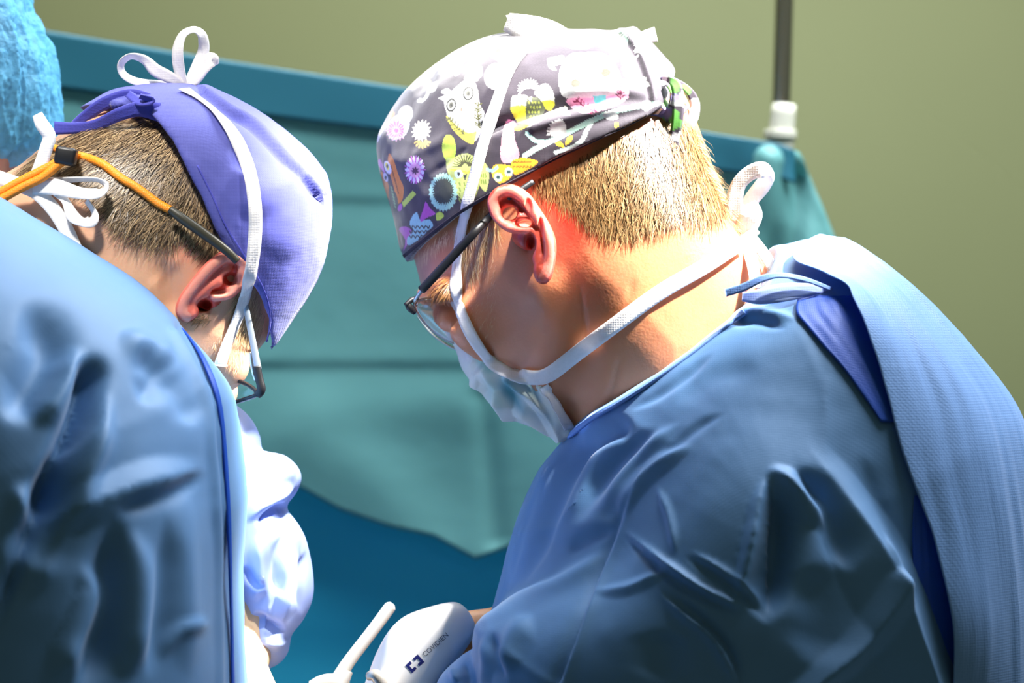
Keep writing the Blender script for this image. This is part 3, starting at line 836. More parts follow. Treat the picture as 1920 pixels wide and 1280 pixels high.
DK = (0.034, 0.026, 0.040)
def paint_owls(pt):
    WH = (0.62, 0.62, 0.62); YL = (0.75, 0.68, 0.06); LM = (0.42, 0.56, 0.06); MINT = (0.40, 0.72, 0.62); PK = (0.75, 0.36, 0.52); MG = (0.42, 0.07, 0.38); OR = (0.62, 0.20, 0.02); TQ = (0.16, 0.55, 0.56); GOLD = (0.80, 0.50, 0.03); INK = (0.03, 0.03, 0.03); LIL = (0.55, 0.42, 0.66)
    # parrot-like bird on the brow
    pt.poly([(712, 298), (718, 310), (722, 325), (716, 318), (708, 306)], MG); pt.poly([(729, 288), (738, 300), (748, 330), (757, 352), (754, 376), (744, 380), (738, 350), (728, 315)], OR)
    pt.ell(727, 314, 6, 13, -18, WH); pt.ell(726, 312, 3, 8, -18, YL); pt.ell(726, 311, 2, 4, 0, INK)
    pt.poly([(714, 322), (722, 330), (730, 352), (734, 375), (728, 372), (720, 350)], OR); pt.ell(723, 332, 4, 9, -18, WH); pt.ell(723, 333, 2, 4, 0, INK)
    pt.poly([(730, 345), (742, 362), (746, 380), (742, 398), (736, 392), (730, 370)], (0.03, 0.05, 0.03))
    for k in range(7): pt.line([(733 + 1.2 * k, 350 + 6 * k), (735 + 1.2 * k, 353 + 6 * k)], 2, (0.20, 0.40, 0.15), 1)
    for k in range(5): pt.line([(733 + 3 * k, 310 + 11 * k), (735 + 3 * k, 318 + 11 * k)], 1.2, (0.2, 0.06, 0.01), 1)
    pt.ell(750, 389, 4, 7, 20, MG); pt.poly([(753, 380), (774, 357), (780, 364), (757, 389)], LM, 1)
    # violet tuft bird by the hem
    pt.poly([(748, 430), (758, 424), (772, 432), (768, 445), (762, 462), (756, 470), (760, 450)], MG); pt.poly([(768, 420), (774, 404), (782, 398), (788, 412), (806, 412), (812, 424), (802, 432), (790, 445), (766, 460), (764, 445), (776, 432)], (0.26, 0.52, 0.55))
    pt.poly([(788, 408), (794, 392), (798, 378), (806, 390), (816, 400), (810, 404), (800, 408), (790, 416)], MG); pt.poly([(818, 400), (828, 398), (832, 406), (820, 414)], LM)
    for k in range(14): pt.line([(768 + (k % 5) * 8, 424 + (k // 5) * 9), (771 + (k % 5) * 8, 428 + (k // 5) * 9), (774 + (k % 5) * 8, 423 + (k // 5) * 9)], 1.3, INK, 1)
    # pale flowers on the crown front
    pt.ell(747, 238, 26, 19, 120, (0.62, 0.62, 0.68)); pt.spiky(743, 242, 20, 0.35, 22, MG, 0.9); pt.ell(760, 215, 18, 14, 110, WH); pt.poly([(730, 205), (738, 208), (740, 216), (732, 222)], OR); pt.poly([(700, 262), (712, 238), (724, 230), (716, 250), (706, 270)], WH)
    pt.rays(743, 245, 5, 19, 16, 1.4, PK)
    pt.spiky(790, 245, 22, 0.30, 15, (0.78, 0.74, 0.58), 0.85, 20); pt.rays(792, 262, 6, 15, 7, 3, (0.55, 0.40, 0.10), 1, 0, (20, 160)); pt.ell(788, 243, 5, 7, 20, (0.45, 0.5, 0.4))
    pt.spiky(778, 318, 27, 0.30, 13, (0.66, 0.58, 0.70), 0.72); pt.rays(778, 318, 8, 26, 13, 1.3, MG, 0.72); pt.ell(778, 319, 11, 14, 0, PK); pt.spiky(778, 320, 8, 0.5, 7, (0.08, 0.02, 0.06))
    # the big white owl
    pt.poly([(840, 165), (826, 172), (834, 178), (822, 184), (832, 190), (836, 206), (850, 182)], WH); pt.poly([(870, 148), (884, 126), (890, 142), (896, 152)], WH)
    pt.poly([(836, 190), (842, 176), (858, 160), (875, 148), (888, 150), (896, 170), (900, 196), (908, 212), (904, 240), (896, 258), (884, 268), (868, 258), (848, 236), (838, 216)], WH)
    pt.poly([(836, 216), (848, 228), (862, 240), (880, 250), (894, 246), (890, 264), (884, 270), (864, 258), (846, 238)], YL)
    for ex, ey, rx, ry in ((846, 197, 9, 13), (878, 175, 10, 13)):
        pt.ell(ex, ey, rx, ry, 12, (0.03, 0.03, 0.027), 2.6); pt.ell(ex, ey, 4.5, 6, 12, (0.10, 0.10, 0.08)); pt.ell(ex, ey, 2, 2.6, 0, INK)
    pt.ell(865, 205, 1.5, 5, 0, (0.2, 0.15, 0.1)); pt.herring([(841, 220), (852, 234), (870, 252)], 1.6, (0.10, 0.10, 0.03), 7, 7); pt.herring([(897, 192), (896, 215), (900, 240)], 1.6, (0.10, 0.10, 0.03), 8, 7)
    # leaf and lime owl
    pt.ell(842, 278, 13, 26, -3, LM); pt.poly([(836, 302), (850, 296), (868, 288), (886, 292), (896, 316), (898, 350), (880, 385), (864, 372), (846, 345)], (0.50, 0.58, 0.16))
    pt.rays(872, 312, 6, 21, 13, 1.6, (0.06, 0.06, 0.02), 1.1, 0, (180, 350)); pt.line([(846, 318), (870, 322), (876, 324), (890, 314)], 3, YL); pt.ell(860, 326, 8, 8, 0, (0.55, 0.72, 0.70)); pt.ell(860, 326, 3, 3.5, 0, INK); pt.poly([(868, 328), (876, 326), (872, 338)], INK, 1)
    for k in range(14): pt.line([(852 + (k % 4) * 9, 342 + (k // 4) * 10), (854 + (k % 4) * 9, 348 + (k // 4) * 10)], 1.5, (0.22, 0.30, 0.05), 1)
    pt.poly([(898, 312), (910, 306), (917, 325), (914, 352), (908, 358), (896, 340)], (0.50, 0.60, 0.18))
    for k in range(6): pt.line([(902 + (k % 3) * 4, 325 + (k // 3) * 12), (903 + (k % 3) * 4, 332 + (k // 3) * 12)], 1.4, (0.2, 0.3, 0.05), 1)
    # mint burr
    pt.spiky(831, 360, 37, 0.10, 26, (0.36, 0.66, 0.54), 0.74); pt.spiky(831, 358, 29, 0.22, 34, (0.035, 0.045, 0.03), 0.74)
    # sprig left of the tie
    pt.poly([(795, 150), (806, 148), (808, 162), (800, 164)], (0.70, 0.68, 0.10)); pt.line([(806, 160), (800, 180), (790, 190)], 5, WH); pt.poly([(806, 158), (822, 152), (816, 170), (804, 172)], WH); pt.ell(787, 188, 6, 4, -30, WH)
    # white blossom behind tie
    pt.ell(930, 143, 22, 25, 10, WH); pt.poly([(915, 100), (935, 80), (958, 90), (970, 110), (955, 130), (935, 115)], LIL); pt.line([(920, 90), (930, 110), (955, 125)], 3, WH); pt.poly([(926, 90), (942, 82), (940, 96), (930, 99)], GOLD)
    pt.poly([(840, 110), (870, 92), (880, 100), (860, 120)], WH); pt.line([(855, 140), (880, 118), (890, 105)], 5, LIL); pt.poly([(880, 130), (900, 120), (905, 140), (890, 150)], LIL)
    # pair of owls right of the tie
    pt.spiky(992, 168, 22, 0.28, 24, WH, 1.05); pt.ell(994, 178, 18, 12, 0, DK)
    pt.poly([(958, 196), (962, 180), (985, 178), (990, 190), (988, 228), (975, 228), (962, 214)], (0.70, 0.70, 0.62)); pt.poly([(958, 200), (990, 200), (986, 228), (975, 232), (962, 216)], YL)
    pt.poly([(1002, 172), (1022, 156), (1036, 170), (1040, 192), (1030, 205), (1012, 186)], (0.78, 0.78, 0.72)); pt.poly([(1016, 190), (1040, 190), (1034, 206), (1024, 205)], YL)
    pt.poly([(988, 186), (996, 182), (1012, 186), (1022, 204), (1014, 220), (1000, 232), (986, 232)], (0.10, 0.11, 0.07)); pt.ell(979, 184, 3.2, 3, 0, (0.15, 0.14, 0.12)); pt.ell(1006, 172, 3.2, 3, 0, (0.15, 0.14, 0.12))
    for k in range(16): pt.ell(992 + (k % 4) * 6 + (k // 4) % 2 * 3, 192 + (k // 4) * 9, 1.8, 2.6, 0, (0.45, 0.50, 0.10))
    pt.poly([(990, 184), (998, 180), (996, 192)], WH, 1)
    # big pale owl with button eyes
    pt.poly([(1030, 128), (1026, 110), (1042, 106), (1056, 104), (1058, 118), (1040, 124), (1044, 132)], WH)
    pt.poly([(1048, 140), (1056, 116), (1072, 100), (1096, 98), (1120, 97), (1142, 106), (1158, 128), (1166, 150), (1160, 174), (1120, 186), (1062, 184), (1050, 168)], WH); pt.poly([(1142, 104), (1152, 98), (1148, 108), (1158, 106), (1150, 114), (1160, 116)], MG)
    pt.ell(1079, 156, 9, 7.5, 0, (0.05, 0.045, 0.03)); pt.ell(1136, 136, 9, 7.5, 0, (0.05, 0.045, 0.03)); pt.poly([(1106, 154), (1114, 154), (1109, 162)], YL, 1)
    pt.poly([(1062, 186), (1120, 182), (1160, 176), (1176, 164), (1178, 182), (1150, 200), (1100, 212), (1078, 206)], PK); pt.poly([(1112, 180), (1136, 178), (1138, 196), (1116, 200)], TQ, 1); pt.poly([(1150, 160), (1166, 148), (1176, 160), (1178, 172), (1158, 176)], PK)
    pt.herring([(1163, 152), (1164, 166), (1163, 186)], 1.8, (0.16, 0.02, 0.06), 9, 7); pt.herring([(1080, 186), (1096, 200), (1120, 210)], 1.8, (0.16, 0.02, 0.06), 9, 8)
    # branches
    pt.line([(990, 234), (1010, 224), (1030, 214), (1060, 204)], 7, (0.70, 0.70, 0.55)); pt.poly([(1040, 206), (1058, 202), (1070, 214), (1056, 216)], WH); pt.poly([(960, 240), (1000, 224), (1004, 230), (972, 246)], YL, 1)
    pt.line([(984, 292), (1010, 276), (1034, 264), (1070, 246), (1110, 226), (1150, 210), (1190, 200), (1235, 194)], 8, (0.50, 0.74, 0.66)); pt.line([(988, 250), (1004, 264), (1024, 266)], 6, MINT); pt.line([(1042, 286), (1072, 276), (1092, 262), (1100, 244), (1110, 228)], 6, (0.62, 0.78, 0.74))
    pt.poly([(1034, 256), (1032, 238), (1040, 228), (1050, 224), (1058, 228), (1062, 242), (1060, 252)], WH); pt.rays(1050, 248, 14, 24, 8, 2.2, WH, 1, 0, (170, 280))
    pt.poly([(1040, 266), (1052, 266), (1058, 276), (1046, 274)], GOLD); pt.poly([(1060, 272), (1064, 258), (1074, 254), (1070, 266)], GOLD); pt.poly([(1152, 230), (1160, 228), (1160, 238), (1152, 240)], GOLD, 1); pt.poly([(1130, 214), (1150, 208), (1160, 222), (1140, 224)], WH)
    # pink feather and gold moth at the hem
    pt.poly([(950, 228), (962, 238), (966, 262), (974, 290), (964, 302), (946, 306), (938, 292), (942, 250)], (0.72, 0.36, 0.44)); pt.poly([(948, 230), (956, 224), (968, 232), (960, 240)], PK)
    pt.poly([(922, 322), (926, 310), (944, 308), (962, 314), (956, 334), (938, 344), (926, 336)], GOLD); pt.poly([(958, 304), (976, 296), (996, 298), (1008, 306), (966, 328)], (0.75, 0.42, 0.02))
    pt.spiky(934, 332, 9, 0.25, 12, (0.45, 0.72, 0.64)); pt.spiky(954, 322, 9, 0.25, 12, (0.45, 0.72, 0.64)); pt.ell(934, 332, 3.5, 3.5, 0, (0.03, 0.08, 0.08)); pt.ell(954, 322, 3.5, 3.5, 0, (0.03, 0.08, 0.08))
    for k in range(12): pt.line([(962 + (k % 6) * 6, 304 + (k // 6) * 9), (966 + (k % 6) * 6, 303 + (k // 6) * 9)], 1.6, (0.20, 0.10, 0.01), 1)
    pt.line([(914, 318), (924, 320), (932, 314)], 5, (0.30, 0.52, 0.60))
    # back of cap
    pt.spiky(1160, 77, 24, 0.12, 24, (0.55, 0.70, 0.66), 0.75); pt.spiky(1158, 74, 17, 0.4, 26, (0.06, 0.08, 0.05), 0.75)
    pt.poly([(1162, 104), (1172, 102), (1174, 112), (1166, 118)], LM); pt.line([(1178, 92), (1186, 112), (1196, 104)], 3, WH); pt.line([(1186, 112), (1192, 140), (1192, 160)], 2.5, MINT)
    for cx, cy in ((1182, 133), (1203, 158), (1212, 72), (1202, 88)):
        for k in range(5): pt.ell(cx + 9 * math.cos(k * 1.257), cy + 10 * math.sin(k * 1.257), 5.5, 5.5, 0, WH)
        pt.ell(cx, cy, 2.5, 2.5, 0, LM)
    pt.poly([(1222, 128), (1230, 122), (1234, 140), (1226, 146)], PK); pt.poly([(1060, 76), (1100, 70), (1120, 80), (1100, 92), (1066, 90)], (0.66, 0.58, 0.70)); pt.poly([(970, 80), (1010, 72), (1020, 90), (980, 100)], LIL)
    pt.poly([(1124, 64), (1136, 62), (1132, 72), (1128, 76)], LM); pt.poly([(1200, 196), (1215, 188), (1225, 200), (1210, 208)], WH)
pt = Paint(co, DK); paint_owls(pt)
Cc = np.clip(pt.C * (1 + 0.10 * vnoise(co, 900, 3))[:, None], 0, 1)
set_col(meC, Cc)
capR = link('surgical_cap', meC, 'print', personR); tag(capR, 'dark cotton cap printed with owls and branches')
# hem binding, dark line
obj_geo('cap_hem', strap_on([(a, b - 2) for a, b in hem_R[:-1]], 6, [treeC], 0.0004, 6, 0.0010), mat('cap_hem_cotton', (0.02, 0.014, 0.026), 0.8), capR)
# knot and ties of printed cotton
def printed_ribbon(name, pts, parent):
    V, Q = ribbon_px(pts, 10, 0.0007); me = np_mesh(name, V, Q); C = np.tile(np.array(DK) * 1.4, (len(V), 1)); n = vnoise(V, 130, 5); n2 = vnoise(V, 120, 8)
    C[n > 0.28] = (0.10, 0.34, 0.05); C[n < -0.32] = (0.62, 0.62, 0.66); C[n2 > 0.42] = (0.20, 0.16, 0.42); set_col(me, C)
    return link(name, me, 'print', parent)
ky = -0.030
printed_ribbon('cap_tie', [(1226, 208, ky - .012, 10, 22), (1232, 168, ky - .018, 35, 20), (1252, 156, ky - .022, 50, 20), (1266, 175, ky - .026, 30, 22), (1262, 210, ky - .026, 10, 26), (1240, 224, ky - .022, 20, 22), (1212, 218, ky - .026, 50, 12)], capR)
printed_ribbon('cap_tie', [(1218, 196, ky - .02, 0, 26), (1238, 192, ky - .026, 30, 24), (1250, 204, ky - .026, 50, 20), (1240, 216, ky - .022, 60, 14)], capR)
printed_ribbon('cap_tie', [(1228, 160, ky - .012, 40, 16), (1250, 150, ky - .020, 10, 16), (1268, 160, ky - .026, 0, 18), (1272, 190, ky - .028, 0, 21), (1270, 225, ky - .028, 0, 21), (1264, 262, ky - .026, 5, 18), (1262, 300, ky - .024, 15, 17), (1264, 344, ky - .022, 20, 15), (1274, 349, ky - .020, 55, 8)], capR)
printed_ribbon('cap_tie', [(1256, 148, ky - .010, 20, 10), (1280, 160, ky - .004, 25, 13), (1298, 180, ky + .002, 20, 17), (1303, 205, ky + .004, 10, 20), (1294, 232, ky, 40, 20), (1282, 236, ky - .004, 70, 16), (1276, 214, ky - .006, 40, 12), (1288, 200, ky - .002, 20, 10)], capR)
printed_ribbon('cap_tie', [(1208, 100, ky + .02, 0, 12), (1232, 128, ky + .012, 15, 14), (1256, 150, ky + .000, 20, 12)], capR)

# ---- mask
MASK_OUT = [(850, 560), (856, 600), (862, 640), (866, 675), (871, 690), (888, 709), (905, 719), (909, 738), (916, 754), (945, 780), (985, 797), (1012, 806), (1050, 818), (1110, 840), (1180, 780), (1060, 640), (930, 560)]
mk = Inflate(MASK_OUT, 0.0, 0.054, 1.6, 2, 70, yc=YAW)
gM = Grid((-0.05, -0.085, 1.37), (0.045, 0.11, 1.49), 0.0012)
fm = smin(mk.field(gM), hR.field(gM) - 0.0030, 0.006)
fm = smax(fm, gM.clip([(840, 560), (856, 556), (866, 590), (884, 630), (910, 666), (948, 696), (1000, 712), (1022, 726), (1046, 768), (1072, 806), (1090, 850), (820, 850), (820, 560)], -0.04), 0.001)
VM, QM = surface_nets(fm, gM, 2)
VM = fold(VM, QM, [
    ([(908, 684), (902, 712), (903, 740)], 9, 4.5, 't'), ([(915, 690), (935, 730), (945, 752), (950, 785)], 10, 6.5, 't', 'none'), ([(955, 712), (1000, 745), (1062, 812)], 9, 6.5, 't', 'none'),
    ([(940, 745), (985, 776), (1050, 815)], 9, 5.5, 't', 'none'), ([(925, 700), (960, 750), (985, 775)], 13, -4, 'g'), ([(980, 720), (1020, 760), (1050, 795)], 9, -3, 'g'),
    ([(888, 655), (893, 690), (892, 715)], 8, 4.5, 't', 'none'), ([(1000, 715), (1030, 750), (1065, 802)], 8, 2.5, 't'), ([(872, 676), (888, 670), (905, 668)], 6, -1.6, 'g')])
treeM = bvh(VM, QM); pxm, pym = to_px(VM)
Cm = np.tile(np.array((0.88, 0.90, 0.82)), (len(VM), 1))
Cm = paint_mix(Cm, inside(pxm, pym, [(840, 540), (870, 560), (900, 655), (890, 664), (870, 676), (855, 640)], 3), (0.80, 0.76, 0.77))
Cm = paint_mix(Cm, 0.85 * inside(pxm, pym, [(890, 662), (906, 656), (925, 690), (918, 700), (900, 690)], 3), (0.30, 0.66, 0.58))
Cm = paint_mix(Cm, 0.95 * inside(pxm, pym, [(938, 712), (956, 708), (975, 740), (982, 775), (955, 752), (940, 735)], 5), (0.06, 0.36, 0.44))
Cm = paint_mix(Cm, 0.85 * inside(pxm, pym, [(968, 716), (1000, 720), (1010, 750), (990, 738)], 4), (0.18, 0.42, 0.52))
Cm = paint_mix(Cm, 0.6 * inside(pxm, pym, [(990, 770), (1030, 775), (1045, 800), (1010, 790)], 5), (0.35, 0.52, 0.60))
Cm = paint_mix(Cm, 0.6 * inside(pxm, pym, [(912, 700), (935, 735), (940, 765), (915, 745)], 5), (0.36, 0.66, 0.58))
meM = np_mesh('face_mask', VM, QM); set_col(meM, Cm)
maskR = link('face_mask', meM, 'mask', personR); tag(maskR, 'pleated white and mint paper face mask')
trees = [treeH, treeC, treeM]
obj_geo('mask_binding', strap_on([(1020, 724), (1042, 758), (1068, 804)], 20, [treeM, treeH], 0.0012), 'tie', maskR)
obj_geo('mask_strap', strap_on([(1000, 710), (960, 702), (920, 678), (888, 636), (866, 590), (856, 550), (856, 500), (862, 450), (874, 390), (890, 330), (908, 262), (930, 195), (955, 130), (985, 90), (1010, 66)], 24, trees, 0.0016, 8), 'tie', maskR)
obj_geo('mask_strap', strap_on([(960, 702), (1000, 708), (1030, 702), (1080, 664), (1160, 604), (1240, 546), (1320, 500), (1388, 455)], 28, [treeH, treeM], 0.0018, 8), 'tie', maskR)
yb = -0.028
obj_geo('mask_bow', ribbon_px([(1412, 448, yb, 0, 34), (1388, 420, yb - .004, 0, 40), (1377, 385, yb - .008, 0, 34), (1384, 348, yb - .010, 5, 28), (1404, 326, yb - .012, 5, 28), (1428, 318, yb - .014, 0, 30), (1440, 330, yb - .010, 30, 26), (1428, 350, yb - .004, 0, 30), (1406, 380, yb, 0, 28), (1398, 420, yb, 0, 30)]), 'tie', maskR)
obj_geo('mask_bow', ribbon_px([(1392, 440, yb - .004, 0, 36), (1408, 404, yb - .008, 0, 42), (1402, 382, yb - .006, 20, 30)]), 'tie', maskR)
obj_geo('mask_bow', ribbon_px([(1392, 440, yb - .006, 10, 26), (1404, 470, yb - .016, 10, 24), (1412, 500, yb - .028, 10, 22), (1418, 540, yb - .04, 10, 20)]), 'tie', maskR)
obj_geo('mask_bow', ribbon_px([(1398, 436, yb - .006, 10, 24), (1428, 470, yb - .012, 20, 22), (1452, 506, yb - .02, 20, 22)]), 'tie', maskR)
obj_geo('mask_bow', ribbon_px([(950, 41, -.012, 0, 34), (968, 47, -.016, 5, 44), (1000, 58, -.022, 10, 58), (1035, 68, -.024, 10, 56), (1065, 74, -.022, 15, 40), (1100, 76, -.016, 25, 16)]), 'tie', maskR)
obj_geo('mask_bow', ribbon_px([(955, 42, -.008, 20, 30), (985, 38, 0.0, 50, 30), (1030, 52, .008, 60, 30), (1075, 64, .010, 60, 28), (1110, 74, .006, 40, 18)]), 'tie', maskR)
obj_geo('mask_bow', ribbon_px([(1184, 78, 0.0, 0, 14), (1202, 72, -.004, 10, 24), (1230, 64, -.008, 0, 28)]), 'tie', maskR)

# ---- gown
TORSO_R = [(1065, 815), (1085, 735), (1200, 610), (1380, 478), (1470, 458), (1550, 447), (1640, 500), (1740, 590), (1830, 690), (1885, 765), (1908, 850), (1918, 950), (1930, 1100), (1942, 1280), (1960, 1500), (1965, 1750),
           (880, 1750), (865, 1500), (880, 1320), (905, 1200), (922, 1145), (940, 1070), (965, 980), (1010, 880)]
tR = Inflate(TORSO_R, 0.0, 0.205, 1.55, 2, 100)
SLEEVE_R = [(889, 1172), (960, 1128), (1060, 1075), (1140, 1020), (1175, 960), (1225, 860), (1310, 770), (1430, 730), (1560, 790), (1650, 960), (1720, 1200), (1740, 1450), (1500, 1560), (1050, 1560), (900, 1440), (892, 1280)]
sR = Inflate(SLEEVE_R, -0.12, 0.118, 1.5, 3, 80)
CUFF_R = [(812, 1300), (845, 1247), (892, 1212), (930, 1230), (930, 1400), (860, 1440), (815, 1400)]
kR = Inflate(CUFF_R, -0.10, 0.04, 1.6, 2, 50)
gG = Grid((-0.06, -0.275, 1.06), (0.39, 0.24, 1.545), 0.0021)
fg = smin(tR.field(gG), sR.field(gG), 0.018)
fg = smin(fg, kR.field(gG), 0.004)
fg = smax(fg, gG.clip([(1000, 860), (1066, 812), (1110, 776), (1160, 746), (1230, 702), (1300, 652), (1370, 598), (1400, 574), (1440, 528), (1466, 480), (1475, 400), (2300, 400), (2300, 1740), (700, 1740), (700, 900)], -0.09), 0.003)
VG, QG = surface_nets(fg, gG, 2)
FOLDS_R = [
    ([(1222, 850), (1195, 910), (1168, 967), (1150, 1014), (1110, 1112), (1052, 1272), (1040, 1320)], 9, -3.0, 'e', 'start'),
    ([(1222, 850), (1168, 967), (1150, 1014), (1110, 1112), (1052, 1272)], 5, -2.0, 'g', 'start'),
    ([(1157, 983), (1120, 984), (1080, 992), (1040, 1002)], 10, 4, 't'), ([(1157, 985), (1100, 1010), (1060, 1040)], 10, -3, 'g'),
    ([(1157, 985), (1205, 1022), (1255, 1061), (1320, 1105), (1380, 1133)], 8, 5, 't', 'start'), ([(1165, 1000), (1250, 1078), (1320, 1121), (1400, 1155)], 7, -3, 'g'),
    ([(1157, 983), (1180, 930), (1225, 880), (1300, 830)], 12, 4, 't'),
    ([(1157, 803), (1106, 831), (1080, 870), (1064, 905), (1028, 975), (1009, 1034), (958, 1124)], 17, -7, 'g', 'end'),
    ([(1090, 800), (1044, 858), (1009, 936), (975, 1030), (950, 1120)], 14, 5, 'g'), ([(1035, 880), (1000, 960), (960, 1090)], 7, -3, 'g'),
    ([(1190, 810), (1140, 840), (1092, 890), (1060, 960), (1017, 1014)], 16, 4, 'g'), ([(1240, 800), (1180, 850), (1130, 900), (1090, 970)], 16, -4.5, 'g'), ([(1280, 790), (1200, 850), (1150, 920), (1100, 990)], 14, 3.5, 'g'),
    ([(1150, 1022), (1067, 1089), (962, 1131), (892, 1172)], 16, 5, 'g'),
    ([(1232, 1104), (1290, 1150), (1341, 1194), (1372, 1245), (1390, 1300)], 9, 5, 'e'), ([(1110, 1112), (1180, 1100), (1232, 1075), (1262, 1060)], 9, 2.5, 't'),
    ([(1228, 905), (1255, 967), (1267, 1045)], 7, 2.5, 't'), ([(1280, 1040), (1378, 1104), (1450, 1175)], 7, -3, 'g'), ([(1290, 1030), (1385, 1090), (1450, 1150)], 7, 2.5, 't'),
    ([(1500, 800), (1522, 850), (1581, 944), (1663, 1104), (1734, 1280), (1760, 1360)], 42, 15, 't', 'start'),
    ([(1663, 1104), (1640, 1160), (1609, 1214), (1534, 1280), (1480, 1320)], 20, 8, 't', 'none'),
    ([(1448, 880), (1464, 975), (1455, 1070), (1433, 1170)], 30, -20, 'g'), ([(1440, 880), (1420, 980), (1398, 1073), (1378, 1140)], 14, 7, 't'),
    ([(1440, 872), (1480, 910), (1520, 950), (1556, 995)], 18, 8, 't'), ([(1480, 880), (1530, 920), (1570, 1000), (1590, 1080)], 22, -9, 'g'),
    ([(1610, 850), (1650, 960), (1690, 1060)], 18, -2, 'g'), ([(1640, 1000), (1680, 1120)], 10, 3, 't'),
    ([(1358, 604), (1420, 600), (1476, 617)], 9, -3.5, 'g'), ([(1350, 590), (1420, 585), (1500, 600)], 9, 3, 'g'),
    ([(1262, 760), (1340, 705), (1430, 690)], 26, -1.6, 'g'), ([(1180, 770), (1250, 730), (1340, 660)], 9, -2, 'g'), ([(1236, 860), (1310, 800), (1360, 775)], 9, -1.6, 'g'),
    ([(1500, 1060), (1540, 1150), (1520, 1250)], 46, -6, 'g'), ([(1250, 1180), (1240, 1280)], 40, -5, 'g'),
    ([(920, 1180), (930, 1215), (945, 1280)], 10, -4, 'g'), ([(905, 1190), (912, 1240), (908, 1300)], 8, 3, 't'), ([(1000, 1150), (960, 1200), (940, 1270)], 22, 5, 'g'),
    ([(846, 1250), (858, 1280)], 6, 3, 't'), ([(870, 1238), (880, 1290)], 6, -3, 'g')]
VG = fold(VG, QG, FOLDS_R)
NG = normals(VG, QG)
VG += NG * (0.0009 * vnoise(VG, 22, 3) * np.clip((1.40 - VG[:, 2]) / 0.1, 0.15, 1) + 0.0003 * vnoise(VG, 70, 4))[:, None]
pxg, pyg = to_px(VG); wsm = np.exp(-(((pxg - 1060) / 65) ** 2 + ((pyg - 925) / 85) ** 2)) * (VG[:, 1] < 0.02)
for _ in range(40): VG = VG + wsm[:, None] * (laplace(VG, QG, 0.7) - VG)
treeG = bvh(VG, QG)
VGs, QGs = join([(VG, QG), skirt_geo(0.165, 0.0, 1.10, 0.34, 0.175, 0.20, 0.20, 0.25)])
gownR = obj_geo('surgical_gown', (VGs, QGs), 'gown', personR); tag(gownR, 'loose blue disposable surgical gown')
obj_geo('neck_binding', strap_on([(1068, 816), (1112, 782), (1162, 753), (1232, 708), (1302, 658), (1368, 606), (1396, 584)], 13, [treeG], 0.0016, 8, 0.0018), 'gown_edge', gownR)

# back panel lapping over the side
def flap_sheet(name, rows_py, XL, lift, m, cols=70, back=0.5, seed=1, xr_lim=None, wr=1.0):
    A = []
    for py in rows_py:
        xl = np.interp(py, *XL)
        h = ray(xl, py, [treeG])
        if h is None: continue
        x0, z = h[0].x, h[0].z
        xs = np.linspace(x0, 0.45, 400); d = sdf_poly(xs, np.full_like(xs, z), tR.poly)
        pos = np.where(d > 0)[0]
        if not len(pos): continue
        xr = xs[pos[-1]]
        if xr_lim is not None: 
            xe = np.interp(py, *xr_lim); hh = ray(xe, py, [treeG]); xr_f = hh[0].x if hh else xr
        row = []
        for k in range(cols):
            t = k / (cols - 1)
            if xr_lim is not None:
                x = x0 + (xr_f - x0) * t; sgn = -1
            else:
                a = t * (1 + back)
                if a <= 1: x = xr - (xr - x0) * (1 - a) ** 2; sgn = -1
                else: x = xr - (xr - x0) * (a - 1) ** 2; sgn = 1
            row.append((x, sgn, z))
        row = np.array(row); W = np.maximum(tR.W(row[:, 0], row[:, 2]), 1e-8)
        pts = np.stack([row[:, 0], row[:, 1] * np.sqrt(W), row[:, 2]], 1)
        A.append(pts)
    A = np.array(A); 
    for _ in range(3):
        A[1:-1] = (A[:-2] + 2 * A[1:-1] + A[2:]) / 4
    du = np.gradient(A, axis=1); dv = np.gradient(A, axis=0); N = np.cross(du, dv); N /= np.linalg.norm(N, axis=2, keepdims=True) + 1e-12
    ctr = np.array((tR.poly[:, 0].mean(), 0, 0)); 
    if (N[len(A) // 2, cols // 4] @ np.array((0.2, -1, 0.2))) < 0: N = -N
    r = np.arange(len(A))[:, None]; c = np.arange(cols)[None, :] / (cols - 1)
    L = lift(c, np.array(rows_py)[:len(A)][:, None])
    Vv = A.reshape(-1, 3); wrk = (vnoise(np.stack([np.repeat(c, len(A), 0).ravel() * 9, np.repeat(r / len(A), cols, 1).ravel() * 2.2, np.zeros(len(Vv))], 1), 1.0, seed) * 3.2 +
                                 vnoise(np.stack([np.repeat(c, len(A), 0).ravel() * 34 + np.repeat(r / len(A), cols, 1).ravel() * 5, np.repeat(r / len(A), cols, 1).ravel() * 5, np.zeros(len(Vv))], 1), 1.0, seed + 3) * 1.0 - 0.35 * np.abs(vnoise(np.stack([np.repeat(c, len(A), 0).ravel() * 60 + np.repeat(r / len(A), cols, 1).ravel() * 8, np.repeat(r / len(A), cols, 1).ravel() * 7, np.zeros(len(Vv))], 1), 1.0, seed + 5))).reshape(len(A), cols)
    wrk *= np.clip((np.array(rows_py)[:len(A)][:, None] - 452) / 90, 0.05, 1)
    A = A + N * ((L + wr * wrk) * 0.001)[:, :, None]
    V, Q = grid_sheet(A)
    o = obj_geo(name, (V, Q), m, gownR); md = o.modifiers.new('thick', 'SOLIDIFY'); md.thickness = 0.0007; md.offset = 0
    return o
rowsF = np.concatenate([np.arange(456, 700, 5), np.arange(700, 1520, 9)])
XLF = ([450, 470, 490, 515, 530, 545, 560, 620, 700, 760, 850, 960, 1000, 1090, 1180, 1280, 1600], [1545, 1512, 1484, 1490, 1530, 1556, 1572, 1602, 1638, 1660, 1684, 1722, 1736, 1752, 1765, 1775, 1800])
